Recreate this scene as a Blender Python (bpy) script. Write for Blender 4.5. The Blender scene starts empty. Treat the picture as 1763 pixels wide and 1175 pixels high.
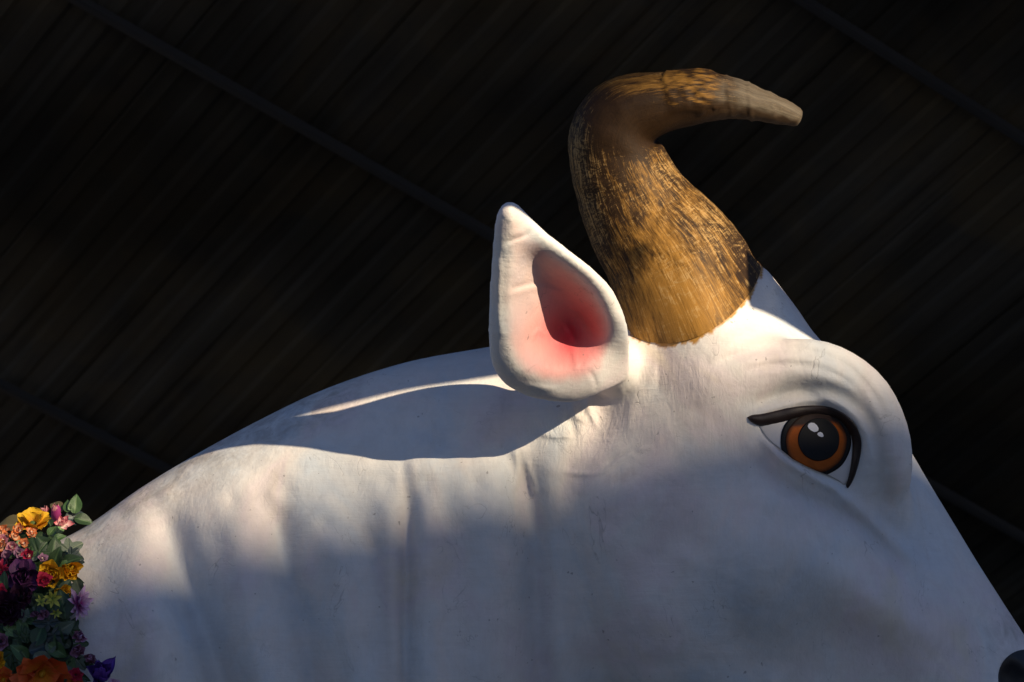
import bpy, bmesh, math, random
import numpy as np
from mathutils import Vector, Matrix, noise as mnoise
from mathutils.bvhtree import BVHTree

random.seed(7); np.random.seed(7)
R_ = math.radians
S = bpy.context.scene
COL = S.collection

# ------------------------------------------------------------------ camera
PITCH, DIST, K = R_(7.0), 12.0, 4.0 / 1763.0           # 4 m wide field at the statue's mid plane
CAM = Vector((0, 0, 1.6))
RIGHT = Vector((1, 0, 0)); FWD = Vector((0, math.cos(PITCH), math.sin(PITCH))); UP = Vector((0, -math.sin(PITCH), math.cos(PITCH)))
FRAME = Matrix((RIGHT, FWD, UP)).transposed()
cd = bpy.data.cameras.new("camera"); cam = bpy.data.objects.new("camera", cd); COL.objects.link(cam)
cam.location = CAM; cam.rotation_euler = (math.pi / 2 + PITCH, 0, 0)
cd.sensor_width = 36; cd.lens = 36 * DIST / 4.0; cd.clip_end = 500
cd.dof.use_dof = True; cd.dof.focus_distance = DIST - 0.55; cd.dof.aperture_fstop = 3.2
S.camera = cam

# ------------------------------------------------------------------ light
SUN_P = Vector((0.64, -0.60, 0.48)).normalized()       # towards the sun: right, away, up as the camera sees it
SUN_W = (FRAME @ SUN_P).normalized()
ELEV = math.asin(SUN_W.z); AZ = math.atan2(SUN_W.x, SUN_W.y)
w = bpy.data.worlds.new("World"); S.world = w; w.use_nodes = True
nt = w.node_tree; bg = nt.nodes["Background"]
sky = nt.nodes.new("ShaderNodeTexSky"); sky.sky_type = 'NISHITA'; sky.sun_disc = False
sky.sun_elevation = ELEV; sky.sun_rotation = AZ; sky.ozone_density = 3.5; sky.dust_density = 0.3
tintn = nt.nodes.new("ShaderNodeMix"); tintn.data_type = 'RGBA'; tintn.blend_type = 'MULTIPLY'; tintn.inputs[0].default_value = 1.0
tintn.inputs[7].default_value = (0.94, 0.93, 1.11, 1)   # the photograph's warm white balance leaves the sky light blue
nt.links.new(sky.outputs[0], tintn.inputs[6]); nt.links.new(tintn.outputs[2], bg.inputs[0]); bg.inputs[1].default_value = 0.048
sd = bpy.data.lights.new("sun", 'SUN'); sun = bpy.data.objects.new("sun", sd); COL.objects.link(sun)
sd.energy = 5.0; sd.angle = R_(0.5); sd.color = (1.0, 0.82, 0.58)
sun.rotation_euler = SUN_W.to_track_quat('Z', 'Y').to_euler(); sun.location = SUN_W * 30
S.view_settings.view_transform = 'Standard'; S.view_settings.look = 'None'
S.view_settings.exposure = 0.50; S.view_settings.gamma = 1.0

# ------------------------------------------------------------------ helpers
def world_of(px, py, y):
    """px, py: drawing position in the statue's own elevation drawing; y: depth from its mid plane, drawing units."""
    px, py, y = np.asarray(px, float), np.asarray(py, float), np.asarray(y, float)
    ym = y * K; s = (DIST + ym) / DIST
    X = (px - 881.5) * K * s; Z = (587.5 - py) * K * s; Y = DIST + ym
    P = np.stack([X, Y, Z], -1)
    return P @ np.array(FRAME).T + np.array(CAM)

BASE = Vector((0.2, DIST * math.cos(PITCH), 0.0))        # where the statue stands

def link(name, me, mat=None, parent=None):
    o = bpy.data.objects.new(name, me); COL.objects.link(o)
    if mat is not None:
        me.materials.append(mat)
    if parent is not None:
        o.parent = parent
    return o

def thing(name, loc, label, cat, kind=None, group=None):
    o = bpy.data.objects.new(name, None); COL.objects.link(o); o.location = loc; o.empty_display_size = 0.2
    o["label"] = label; o["category"] = cat
    if kind: o["kind"] = kind
    if group: o["group"] = group
    return o

def mesh_from(verts, faces, name="mesh", smooth=True, normals=None, colors=None, extra=None, uv=None):
    verts = np.asarray(verts, np.float32)
    me = bpy.data.meshes.new(name)
    f = np.asarray(faces, np.int32) if not isinstance(faces, list) else faces
    if isinstance(f, np.ndarray):
        n = len(f); m = f.shape[1]
        me.vertices.add(len(verts)); me.vertices.foreach_set("co", verts.ravel())
        me.loops.add(n * m); me.loops.foreach_set("vertex_index", f.ravel())
        me.polygons.add(n); me.polygons.foreach_set("loop_start", np.arange(0, n * m, m, dtype=np.int32))
        me.update(calc_edges=True)
    else:
        me.from_pydata([tuple(map(float, v)) for v in verts], [], f); me.update()
    if smooth:
        me.polygons.foreach_set("use_smooth", np.ones(len(me.polygons), bool))
    if colors is not None:
        a = me.color_attributes.new("paint", 'FLOAT_COLOR', 'POINT')
        c = np.ones((len(verts), 4), np.float32); c[:, :3] = colors; a.data.foreach_set("color", c.ravel())
    for nm, val in (extra or {}).items():
        a = me.attributes.new(nm, 'FLOAT', 'POINT'); a.data.foreach_set("value", np.asarray(val, np.float32))
    if uv is not None:
        l = me.uv_layers.new(name="uv"); idx = np.empty(len(me.loops), np.int32); me.loops.foreach_get("vertex_index", idx)
        l.data.foreach_set("uv", np.asarray(uv, np.float32)[idx].ravel())
    if normals is not None:
        me.normals_split_custom_set_from_vertices([tuple(map(float, v)) for v in normals])
    me.validate()
    return me

def vnormals(V, F):
    a, b, c = V[F[:, 0]], V[F[:, 1]], V[F[:, 2]]
    d = V[F[:, 3]] if F.shape[1] == 4 else a
    n = np.cross(c - a, d - b) if F.shape[1] == 4 else np.cross(b - a, c - a)
    out = np.zeros_like(V)
    for i in range(F.shape[1]):
        for ax in range(3):
            out[:, ax] += np.bincount(F[:, i], n[:, ax], len(V))
    return out / np.maximum(np.linalg.norm(out, axis=1, keepdims=True), 1e-12)

def smooth_closed(pts, per=8):
    p = np.asarray(pts, float); n = len(p); out = []
    for i in range(n):
        a, b, c, d = p[i - 1], p[i], p[(i + 1) % n], p[(i + 2) % n]
        for t in np.linspace(0, 1, per, endpoint=False):
            out.append(0.5 * (2 * b + (c - a) * t + (2 * a - 5 * b + 4 * c - d) * t ** 2 + (3 * b - a - 3 * c + d) * t ** 3))
    return np.array(out)

def smooth_open(pts, per=8):
    p = np.asarray(pts, float); p = np.vstack([2 * p[0] - p[1], p, 2 * p[-1] - p[-2]]); out = []
    for i in range(1, len(p) - 2):
        a, b, c, d = p[i - 1], p[i], p[i + 1], p[i + 2]
        for t in np.linspace(0, 1, per, endpoint=False):
            out.append(0.5 * (2 * b + (c - a) * t + (2 * a - 5 * b + 4 * c - d) * t ** 2 + (3 * b - a - 3 * c + d) * t ** 3))
    out.append(p[-2])
    return np.array(out)

def resample(pts, n):
    p = np.asarray(pts, float); s = np.r_[0, np.cumsum(np.linalg.norm(np.diff(p[:, :2], axis=0), axis=1))]
    t = np.linspace(0, s[-1], n)
    return np.stack([np.interp(t, s, p[:, i]) for i in range(p.shape[1])], 1)

def seg_dist(X, Y, pl, closed=False):
    p = np.asarray(pl, float)
    q = np.roll(p, -1, 0) if closed else p[1:]
    p0 = p if closed else p[:-1]
    d2 = np.full(X.shape, 1e18)
    for (ax, ay), (bx, by) in zip(p0, q):
        vx, vy = bx - ax, by - ay; L = vx * vx + vy * vy + 1e-9
        t = np.clip(((X - ax) * vx + (Y - ay) * vy) / L, 0, 1)
        np.minimum(d2, (X - ax - t * vx) ** 2 + (Y - ay - t * vy) ** 2, out=d2)
    return np.sqrt(d2)

def inside(X, Y, poly):
    p = np.asarray(poly, float); q = np.roll(p, -1, 0); r = np.zeros(X.shape, bool)
    for (ax, ay), (bx, by) in zip(p, q):
        if ay == by: continue
        r ^= ((ay > Y) != (by > Y)) & (X < (bx - ax) * (Y - ay) / (by - ay) + ax)
    return r

def sdist(X, Y, poly):
    d = seg_dist(X, Y, poly, True)
    return np.where(inside(X, Y, poly), d, -d)

def sst(x, a, b):
    t = np.clip((x - a) / (b - a), 0, 1); return t * t * (3 - 2 * t)

def smin(a, b, k):
    h = np.maximum(k - np.abs(a - b), 0) / k
    return np.minimum(a, b) - h * h * k * 0.25

def vnoise(X, Y, scale, seed=0, octaves=3):
    """smooth 2-D value noise, -1..1"""
    rs = np.random.RandomState(seed); tab = rs.rand(256, 256) * 2 - 1; out = np.zeros(X.shape); amp, tot = 1.0, 0.0
    x, y = X / scale + 31.7, Y / scale + 17.3
    for _ in range(octaves):
        xi, yi = np.floor(x).astype(int), np.floor(y).astype(int); fx, fy = x - xi, y - yi
        fx, fy = fx * fx * (3 - 2 * fx), fy * fy * (3 - 2 * fy)
        g = lambda i, j: tab[(xi + i) % 256, (yi + j) % 256]
        out += amp * ((g(0, 0) * (1 - fx) + g(1, 0) * fx) * (1 - fy) + (g(0, 1) * (1 - fx) + g(1, 1) * fx) * fy)
        tot += amp; amp *= 0.5; x, y = x * 2.03 + 5.1, y * 2.03 + 9.7
    return out / tot

def surface_nets(F, xs, ys, zs):
    """Skin the zero level of F on a rectilinear lattice (negative inside)."""
    neg = F < 0
    cnt = np.zeros(tuple(np.array(F.shape) - 1), np.int8)
    sl = [(i, j, k) for i in (0, 1) for j in (0, 1) for k in (0, 1)]
    cut = lambda A, i, j, k: A[i:A.shape[0] - 1 + i, j:A.shape[1] - 1 + j, k:A.shape[2] - 1 + k]
    for c in sl: cnt += cut(neg, *c)
    act = np.argwhere((cnt > 0) & (cnt < 8)); ids = np.full(cnt.shape, -1, np.int32)
    ids[act[:, 0], act[:, 1], act[:, 2]] = np.arange(len(act))
    val = np.stack([F[act[:, 0] + i, act[:, 1] + j, act[:, 2] + k] for i, j, k in sl], 1)
    acc = np.zeros((len(act), 3)); n = np.zeros(len(act)); cs = np.array(sl, float)
    for a in range(8):
        for b in range(a + 1, 8):
            if np.abs(cs[a] - cs[b]).sum() != 1: continue
            m = (val[:, a] < 0) != (val[:, b] < 0)
            t = val[:, a] / np.where(m, val[:, a] - val[:, b], 1)
            acc[m] += cs[a] + t[m, None] * (cs[b] - cs[a]); n[m] += 1
    g = act + acc / n[:, None]
    V = np.stack([np.interp(g[:, i], np.arange(len(ax)), ax) for i, ax in enumerate((xs, ys, zs))], 1)
    Q = []
    for ax in range(3):
        a0 = [slice(None)] * 3; a1 = [slice(None)] * 3; a0[ax] = slice(0, -1); a1[ax] = slice(1, None)
        A, B = neg[tuple(a0)], neg[tuple(a1)]
        e = np.argwhere(A != B); o1, o2 = (ax + 1) % 3, (ax + 2) % 3
        e = e[(e[:, o1] > 0) & (e[:, o2] > 0) & (e[:, o1] < F.shape[o1] - 1) & (e[:, o2] < F.shape[o2] - 1)]
        s = A[e[:, 0], e[:, 1], e[:, 2]]
        def cell(d1, d2):
            c = e.copy(); c[:, o1] -= d1; c[:, o2] -= d2; return ids[c[:, 0], c[:, 1], c[:, 2]]
        q = np.stack([cell(1, 1), cell(0, 1), cell(0, 0), cell(1, 0)], 1)
        q[~s] = q[~s][:, ::-1]; Q.append(q)
    return V, np.concatenate(Q)

# ------------------------------------------------------------------ materials
class NT:
    def __init__(s, name):
        s.m = bpy.data.materials.new(name); s.m.use_nodes = True; s.t = s.m.node_tree; s.b = s.t.nodes["Principled BSDF"]
    def n(s, typ, **kw):
        nd = s.t.nodes.new(typ)
        for k_, v in kw.items():
            if k_.startswith("i_"):
                key = k_[2:]; nd.inputs[int(key) if key.isdigit() else key].default_value = v
            else: setattr(nd, k_, v)
        return nd
    def l(s, a, b): s.t.links.new(a, b)
    def noise(s, vec, scale, detail=4, rough=0.55, dist=0.0):
        nd = s.n("ShaderNodeTexNoise"); nd.inputs["Scale"].default_value = scale; nd.inputs["Detail"].default_value = detail
        nd.inputs["Roughness"].default_value = rough; nd.inputs["Distortion"].default_value = dist
        if vec is not None: s.l(vec, nd.inputs["Vector"])
        return nd.outputs["Fac"]
    def mapping(s, vec, scale=(1, 1, 1), rot=(0, 0, 0)):
        nd = s.n("ShaderNodeMapping"); nd.inputs["Scale"].default_value = scale; nd.inputs["Rotation"].default_value = rot
        s.l(vec, nd.inputs["Vector"]); return nd.outputs[0]
    def ramp(s, fac, stops):
        nd = s.n("ShaderNodeValToRGB"); cr = nd.color_ramp
        while len(cr.elements) < len(stops): cr.elements.new(0.5)
        for e, (p, c) in zip(cr.elements, stops):
            e.position = p; e.color = (c, c, c, 1) if not isinstance(c, (tuple, list)) else (*c, 1)
        s.l(fac, nd.inputs[0]); return nd.outputs[0]
    def mix(s, fac, a, b, mode='MIX'):
        nd = s.n("ShaderNodeMix", data_type='RGBA', blend_type=mode)
        for sock, v in ((nd.inputs[0], fac), (nd.inputs[6], a), (nd.inputs[7], b)):
            if hasattr(v, "is_linked"): s.l(v, sock)
            elif isinstance(v, (int, float)): sock.default_value = v
            else: sock.default_value = (*v, 1)
        return nd.outputs[2]
    def math(s, op, a, b=0.0):
        nd = s.n("ShaderNodeMath", operation=op)
        for sock, v in ((nd.inputs[0], a), (nd.inputs[1], b)):
            if hasattr(v, "is_linked"): s.l(v, sock)
            else: sock.default_value = v
        return nd.outputs[0]
    def bump(s, h, strength, dist, prev=None):
        nd = s.n("ShaderNodeBump"); nd.inputs["Strength"].default_value = strength; nd.inputs["Distance"].default_value = dist
        s.l(h, nd.inputs["Height"])
        if prev is not None: s.l(prev, nd.inputs["Normal"])
        return nd.outputs[0]
    def out(s, color=None, rough=0.5, normal=None, spec=0.4):
        if color is not None:
            if hasattr(color, "is_linked"): s.l(color, s.b.inputs["Base Color"])
            else: s.b.inputs["Base Color"].default_value = (*color, 1)
        if hasattr(rough, "is_linked"): s.l(rough, s.b.inputs["Roughness"])
        else: s.b.inputs["Roughness"].default_value = rough
        s.b.inputs["Specular IOR Level"].default_value = spec
        if normal is not None: s.l(normal, s.b.inputs["Normal"])
        return s.m
    def attr(s, name): return s.n("ShaderNodeAttribute", attribute_name=name)
    def obj(s): return s.n("ShaderNodeTexCoord").outputs["Object"]
    def uv(s): return s.n("ShaderNodeTexCoord").outputs["UV"]

def skin_material(name):
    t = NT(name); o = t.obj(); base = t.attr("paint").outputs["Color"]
    tint = t.ramp(t.noise(t.mapping(o, (1, 1, 0.7)), 2.6, 4, 0.55, 0.5), [(0.28, (0.76, 0.87, 1.0)), (0.43, (0.93, 0.96, 1.0)), (0.52, (1.0, 0.97, 0.97)), (0.60, (1.0, 0.92, 0.95)), (0.74, (0.98, 0.90, 0.80))])
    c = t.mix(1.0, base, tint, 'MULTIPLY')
    brush_a = t.noise(t.mapping(o, (46, 46, 5), (0.0, 0.25, 0.0)), 1.5, 4, 0.62, 0.6); brush_b = t.noise(t.mapping(o, (6, 6, 52), (0.0, 0.45, 0.0)), 1.5, 4, 0.62, 0.6)
    brush = t.mix(t.ramp(t.noise(o, 1.7, 2, 0.5), [(0.44, 0.0), (0.56, 1.0)]), brush_a, brush_b)
    c = t.mix(1.0, c, t.ramp(brush, [(0.3, 0.955), (0.6, 1.0)]), 'MULTIPLY')
    smut = t.ramp(t.noise(t.mapping(o, (1, 1, 0.5)), 5.5, 6, 0.68, 0.8), [(0.57, 0.0), (0.74, 1.0)])
    c = t.mix(t.math('MULTIPLY', smut, 0.20), c, (0.40, 0.36, 0.31))
    dirt = t.attr("dirt").outputs["Fac"]
    fleck = t.ramp(t.noise(t.mapping(o, (40, 40, 16), (0, 0.75, 0)), 1.0, 4, 0.7, 0.2), [(0.62, 0.0), (0.72, 1.0)])
    fleck2 = t.ramp(t.noise(o, 11, 5, 0.7, 0.5), [(0.38, 0.0), (0.70, 1.0)])
    c = t.mix(t.math('MULTIPLY', dirt, t.math('MAXIMUM', t.math('MULTIPLY', fleck, 1.0), t.math('MULTIPLY', fleck2, 0.75))), c, (0.24, 0.20, 0.16))
    cn = t.noise(t.mapping(o, (1, 1, 0.6), (0, 0.4, 0)), 3.4, 4, 0.62, 0.9)
    crack = t.ramp(t.math('ABSOLUTE', t.math('SUBTRACT', cn, 0.5)), [(0.0, 1.0), (0.0045, 0.0)])
    crack = t.math('MULTIPLY', crack, t.ramp(t.noise(o, 4.3, 3, 0.6), [(0.52, 0.0), (0.62, 1.0)]))
    c = t.mix(t.math('MULTIPLY', crack, 0.42), c, (0.20, 0.18, 0.17))
    dots = t.ramp(t.noise(o, 46, 1, 0.4), [(0.775, 0.0), (0.80, 1.0)])
    c = t.mix(t.math('MULTIPLY', dots, 0.5), c, (0.16, 0.14, 0.13))
    h1 = t.noise(t.mapping(o, (1, 1, 0.7), (0.2, 0.6, 0)), 9, 5, 0.62, 1.2)
    h2 = t.noise(o, 60, 4, 0.6, 0.3)
    vor = t.n("ShaderNodeTexVoronoi", feature='DISTANCE_TO_EDGE'); vor.inputs["Scale"].default_value = 3.1
    t.l(t.mix(0.12, o, t.n("ShaderNodeTexNoise").outputs["Color"]), vor.inputs["Vector"])
    sheet = t.ramp(vor.outputs["Distance"], [(0.0, 0.0), (0.025, 1.0)])
    wr = t.attr("wrinkle").outputs["Fac"]
    h3 = t.noise(t.mapping(o, (1, 1, 0.4), (0, -0.7, 0)), 26, 4, 0.6, 1.6)
    nrm = t.bump(h1, 0.11, 0.03)
    nrm = t.bump(h2, 0.30, 0.003, nrm)
    nrm = t.bump(brush, 0.26, 0.005, nrm)
    nrm = t.bump(sheet, 0.05, 0.006, nrm); nrm = t.bump(t.math('MULTIPLY', crack, -1.0), 0.3, 0.004, nrm)
    nrm = t.bump(t.math('MULTIPLY', h3, wr), 0.45, 0.03, nrm)
    return t.out(c, t.ramp(h2, [(0.3, 0.48), (0.7, 0.64)]), nrm, 0.35)

def horn_material():
    t = NT("painted_horn"); uv = t.uv(); g = t.attr("gold").outputs["Fac"]; tn = t.attr("tan").outputs["Fac"]; gy = t.attr("grey").outputs["Fac"]
    s1 = t.noise(t.mapping(uv, (11, 4.5, 1)), 1.0, 6, 0.66, 1.4)
    s2 = t.noise(t.mapping(uv, (64, 9, 1)), 1.0, 6, 0.74, 1.2)
    s3 = t.noise(t.mapping(uv, (14, 60, 1)), 1.0, 5, 0.7, 1.4)
    st = t.math('ADD', t.math('MULTIPLY', s1, 0.5), t.math('MULTIPLY', s2, 0.5))
    dark = t.mix(s3, (0.014, 0.008, 0.004), (0.060, 0.029, 0.010))
    gold = t.mix(s1, (0.215, 0.100, 0.016), (0.40, 0.205, 0.042))
    f = t.math('ADD', t.math('MULTIPLY', st, 2.3), t.math('SUBTRACT', g, 1.46))
    c = t.mix(t.ramp(f, [(0.0, 0.0), (0.42, 1.0)]), dark, gold)
    ft = t.math('ADD', t.math('MULTIPLY', t.math('ADD', t.math('MULTIPLY', s2, 0.55), t.math('MULTIPLY', s3, 0.45)), 3.6), t.math('SUBTRACT', tn, 2.12))
    c = t.mix(t.ramp(ft, [(0.0, 0.0), (0.30, 0.80)]), c, (0.40, 0.25, 0.095))
    c = t.mix(t.math('MULTIPLY', gy, t.ramp(s1, [(0.30, 0.45), (0.55, 1.0)])), c, t.mix(s2, (0.065, 0.053, 0.038), (0.19, 0.155, 0.11)))
    c = t.mix(1.0, c, t.ramp(s2, [(0.28, 0.64), (0.52, 1.0), (0.70, 1.25)]), 'MULTIPLY')
    n = t.bump(s2, 0.24, 0.007); n = t.bump(s1, 0.14, 0.015, n); n = t.bump(s3, 0.16, 0.010, n)
    return t.out(c, t.ramp(s2, [(0.3, 0.50), (0.7, 0.66)]), n, 0.18)

def plain(name, color, rough=0.5, var=0.25, scale=8.0, bump=0.0, spec=0.4, sheen=None):
    t = NT(name); o = t.obj(); nz = t.noise(o, scale, 4, 0.6, 0.3)
    c = t.mix(nz, tuple(x * (1 - var) for x in color), tuple(min(1, x * (1 + var)) for x in color))
    nrm = t.bump(nz, 0.5, bump) if bump else None
    return t.out(c, rough, nrm, spec)

def petal_material(name, inner, outer, rough=0.6):
    """u runs across the petal, v from its root to its lip"""
    t = NT(name); uv = t.uv(); sep = t.n("ShaderNodeSeparateXYZ"); t.l(uv, sep.inputs[0])
    vein = t.noise(t.mapping(uv, (18, 2, 1)), 1.0, 3, 0.6, 0.3)
    f = t.math('ADD', sep.outputs[1], t.math('MULTIPLY', t.math('SUBTRACT', vein, 0.5), 0.5))
    c = t.mix(t.ramp(f, [(0.15, 0.0), (0.8, 1.0)]), inner, outer)
    c = t.mix(1.0, c, t.ramp(vein, [(0.3, 0.78), (0.6, 1.0)]), 'MULTIPLY')
    t.b.inputs["Transmission Weight"].default_value = 0.0
    return t.out(c, rough, t.bump(vein, 0.3, 0.004), 0.3)

def leaf_material(name, a, b, vein_col, rough=0.45):
    t = NT(name); o = t.obj(); v = t.attr("vein").outputs["Fac"]; nz = t.noise(o, 40, 4, 0.6, 0.5)
    c = t.mix(nz, a, b)
    net = t.n("ShaderNodeTexVoronoi", feature='DISTANCE_TO_EDGE'); net.inputs["Scale"].default_value = 70; t.l(o, net.inputs["Vector"])
    c = t.mix(t.ramp(net.outputs["Distance"], [(0.0, 0.55), (0.08, 0.0)]), c, vein_col)
    c = t.mix(t.ramp(v, [(0.45, 0.0), (0.9, 0.8)]), c, vein_col)
    return t.out(c, rough, t.bump(nz, 0.25, 0.003), 0.35)

M_SKIN = skin_material("white_painted_shell"); M_HORN = horn_material()
M_LINER = plain("black_brown_liner_paint", (0.020, 0.012, 0.010), 0.42, 0.4, 14, 0.004)
M_BLACK = plain("black_eye_paint", (0.005, 0.005, 0.006), 0.5, 0.3, 20, 0.001, 0.18)
M_SCLERA = plain("eye_white_paint", (0.62, 0.60, 0.58), 0.45, 0.10, 14, 0.003)
M_GLINT = plain("white_glint_paint", (0.80, 0.80, 0.82), 0.45, 0.05, 20)
M_NOSE = plain("charcoal_nostril_paint", (0.016, 0.016, 0.019), 0.5, 0.4, 9, 0.01, 0.25)
def iris_material():
    t = NT("orange_iris_paint"); a = t.attr("paint").outputs["Color"]; nz = t.noise(t.obj(), 24, 5, 0.65, 0.6)
    return t.out(t.mix(1.0, a, t.ramp(nz, [(0.25, 0.70), (0.65, 1.0)]), 'MULTIPLY'), 0.5, t.bump(nz, 0.3, 0.002), 0.15)
M_IRIS = iris_material()

# ------------------------------------------------------------------ ground
M_GROUND = plain("pale_gravel_yard", (0.27, 0.235, 0.19), 0.9, 0.3, 3.0, 0.01)
me = mesh_from([(-150, -150, 0), (150, -150, 0), (150, 150, 0), (-150, 150, 0)], [(0, 1, 2, 3)], "ground", False)
gr = link("ground", me, M_GROUND); gr["kind"] = "structure"; gr["label"] = "pale gravel yard below the statue"

def box_mesh(cx, cy, cz, sx, sy, sz, axes=None, bev=0.0):
    bm = bmesh.new(); bmesh.ops.create_cube(bm, size=1.0)
    for v in bm.verts: v.co = Vector((v.co.x * sx, v.co.y * sy, v.co.z * sz))
    if bev: bmesh.ops.bevel(bm, geom=list(bm.edges), offset=bev, segments=2, affect='EDGES')
    for v in bm.verts:
        v.co = (axes @ v.co if axes is not None else v.co) + Vector((cx, cy, cz))
    m_ = bpy.data.meshes.new("box"); bm.to_mesh(m_); bm.free(); return m_

# ------------------------------------------------------------------ added unseen building: its slit lets only a band of sun reach the statue
az_h = Vector((SUN_W.x, SUN_W.y, 0)).normalized(); side = Vector((az_h.y, -az_h.x, 0))
HEADP = Vector(world_of(1150, 620, -270)); BD = 60.0
bc = HEADP + az_h * BD; bc.z = 0
def on_facade(px, py, y):
    P = Vector(world_of(px, py, y)); t = (bc - P).dot(az_h) / SUN_W.dot(az_h); q = P + SUN_W * t - bc; return q.dot(side), q.z
def edge_line(a, b):
    (u0, z0), (u1, z1) = on_facade(*a), on_facade(*b); k = (z1 - z0) / (u1 - u0); return lambda u: z0 + k * (u - u0)
LOW_E = edge_line((1420, 668, -262), (600, 872, -215))
UPP_E = edge_line((1160, 120, -170), (870, 235, -500))
z_lo, z_hi = LOW_E(0), UPP_E(0)
M_CONC = plain("grey_render", (0.30, 0.29, 0.28), 0.85, 0.2, 1.2, 0.01)
M_GLASS = plain("dark_window_glass", (0.03, 0.035, 0.04), 0.12, 0.2, 1.0)
bld = thing("sun_slit_building", bc, "unseen grey building added with a slit that bands the sun", "building")
ax = Matrix((side, az_h, Vector((0, 0, 1)))).transposed()
def bpart(name, u, z0, z1, wd, dp, mat, off=0.0):
    o = link(name, box_mesh(0, 0, 0, wd, dp, z1 - z0, None, 0.02), mat, bld)
    o.matrix_local = Matrix.Translation(side * u + az_h * off + Vector((0, 0, (z0 + z1) / 2))) @ ax.to_4x4(); return o
def bprism(name, pts, t0, t1, mat):
    vv = [side * u + az_h * t0 + Vector((0, 0, z)) for u, z in pts] + [side * u + az_h * t1 + Vector((0, 0, z)) for u, z in pts]
    n = len(pts); f = [tuple(range(n)), tuple(range(2 * n - 1, n - 1, -1))] + [(i, i + n, (i + 1) % n + n, (i + 1) % n) for i in range(n)]
    return link(name, mesh_from(vv, f, name, False), mat, bld)
U = 13.0
u_nose, u_neck = on_facade(2250, 900, -100)[0], on_facade(-700, 950, -100)[0]
sg = 1 if u_nose > u_neck else -1
for u_a, u_b in ((u_nose, sg * U), (u_neck, -sg * U)):
    a_, b_ = min(u_a, u_b), max(u_a, u_b)
    bprism("wall", [(a_, LOW_E(a_)), (b_, LOW_E(b_)), (b_, UPP_E(b_)), (a_, UPP_E(a_))], -0.148, 0.148, M_CONC)  # closes the slit past the statue, keeping sun off the roof
bprism("wall", [(-U, 0), (U, 0), (U, LOW_E(U) - 0.12), (-U, LOW_E(-U) - 0.12)], -0.15, 0.15, M_CONC)
bprism("parapet_cap", [(-U - .1, LOW_E(-U) - 0.12), (U + .1, LOW_E(U) - 0.12), (U + .1, LOW_E(U)), (-U - .1, LOW_E(-U))], -0.22, 0.22, M_CONC)
bprism("wall", [(-U, UPP_E(-U)), (U, UPP_E(U)), (U, z_hi + 9), (-U, z_hi + 9)], -0.15, 0.15, M_CONC)
bprism("cornice", [(-U - .3, z_hi + 9), (U + .3, z_hi + 9), (U + .3, z_hi + 9.4), (-U - .3, z_hi + 9.4)], -0.4, 0.4, M_CONC)
for u in (-U - .5, U + .5): bpart("end_pier", u, 0, z_hi + 9.0, 0.6, 1.2, M_CONC)
for i in range(6):
    bpart("window", -10 + i * 4, z_hi + 5.5, z_hi + 8.0, 1.4, 0.06, M_GLASS, -0.2)

# ------------------------------------------------------------------ roof over the statue: corrugated sheets on purlins
def ray_dir(px, py): return (FRAME @ Vector(((px - 881.5) * K / DIST, 1.0, (587.5 - py) * K / DIST)))
P0 = CAM + ray_dir(881.5, 587.5) * (DIST + 6.5)
ep = (FRAME @ Vector((1, 0.45, -0.555))); 
yc = -(1 - 0.555 * 0.95) / 0.45
ec = (FRAME @ Vector((1, yc, 0.95)))
ep.normalize(); rn = ep.cross(ec).normalized()
if rn.dot(CAM - P0) < 0: rn = -rn
ec = rn.cross(ep).normalized()
if ec.z < 0: ec = -ec
def on_roof(px, py):
    d = ray_dir(px, py); t = (P0 - CAM).dot(rn) / d.dot(rn); q = CAM + d * t - P0; return q.dot(ep), q.dot(ec)
RAX = Matrix((ep, ec, rn)).transposed()
def roof_material(name, c0):
    t = NT(name); o = t.obj(); g = t.n("ShaderNodeNewGeometry").outputs["Position"]
    n1 = t.noise(t.mapping(g, (1.4, 1.4, 1.4)), 0.7, 5, 0.6, 0.4); n2 = t.noise(t.mapping(o, (5.0, 0.22, 1)), 1.6, 5, 0.7, 0.6); n3 = t.noise(t.mapping(g, (1, 1, 1)), 0.35, 3, 0.5)
    c = t.mix(t.ramp(n2, [(0.25, 0.0), (0.75, 1.0)]), tuple(x * 0.35 for x in c0), tuple(x * 1.3 for x in c0)); c = t.mix(t.ramp(n1, [(0.45, 0.0), (0.7, 0.7)]), c, (c0[0] * 1.7, c0[1] * 1.4, c0[2] * 0.9))
    c = t.mix(1.0, c, t.ramp(n3, [(0.35, 0.35), (0.65, 1.3)]), 'MULTIPLY')
    return t.out(c, 0.8, t.bump(n1, 0.2, 0.01), 0.15)
M_ROOF = roof_material("weathered_sheet_metal", (0.064, 0.057, 0.044)); M_PURLIN = plain("grey_steel_purlin", (0.033, 0.031, 0.029), 0.6, 0.3, 2, 0.004)
roof = thing("corrugated_roof", P0, "dark corrugated metal roof slope with steel purlins behind the statue", "roof")
cs = [on_roof(x, y) for x in (-150, 1920) for y in (-150, 1330)]
p_lo, p_hi = min(c[0] for c in cs) - 1.5, max(c[0] for c in cs) + 1.5
c_lo, c_hi = min(c[1] for c in cs) - 1.0, max(c[1] for c in cs) + 1.0
PIT, NP = 0.25, 4; SW = PIT * NP
prof = []
for i in range(NP):
    b = i * PIT
    prof += [(b, 0.0), (b + 0.10, 0.0), (b + 0.13, 0.016), (b + 0.22, 0.016)]
prof += [(SW, 0.0), (SW + 0.10, 0.0)]
vv, ff = [], []
for j, cc in enumerate((c_lo, c_hi)):
    for p_, h in prof: vv.append((p_, cc, h))
n_ = len(prof)
for i in range(n_ - 1): ff.append((i, i + 1, n_ + i + 1, n_ + i))
sheet_me = mesh_from(vv, ff, "roof_sheet", False); sheet_me.materials.append(M_ROOF)
i = 0; p_ = p_lo
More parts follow.
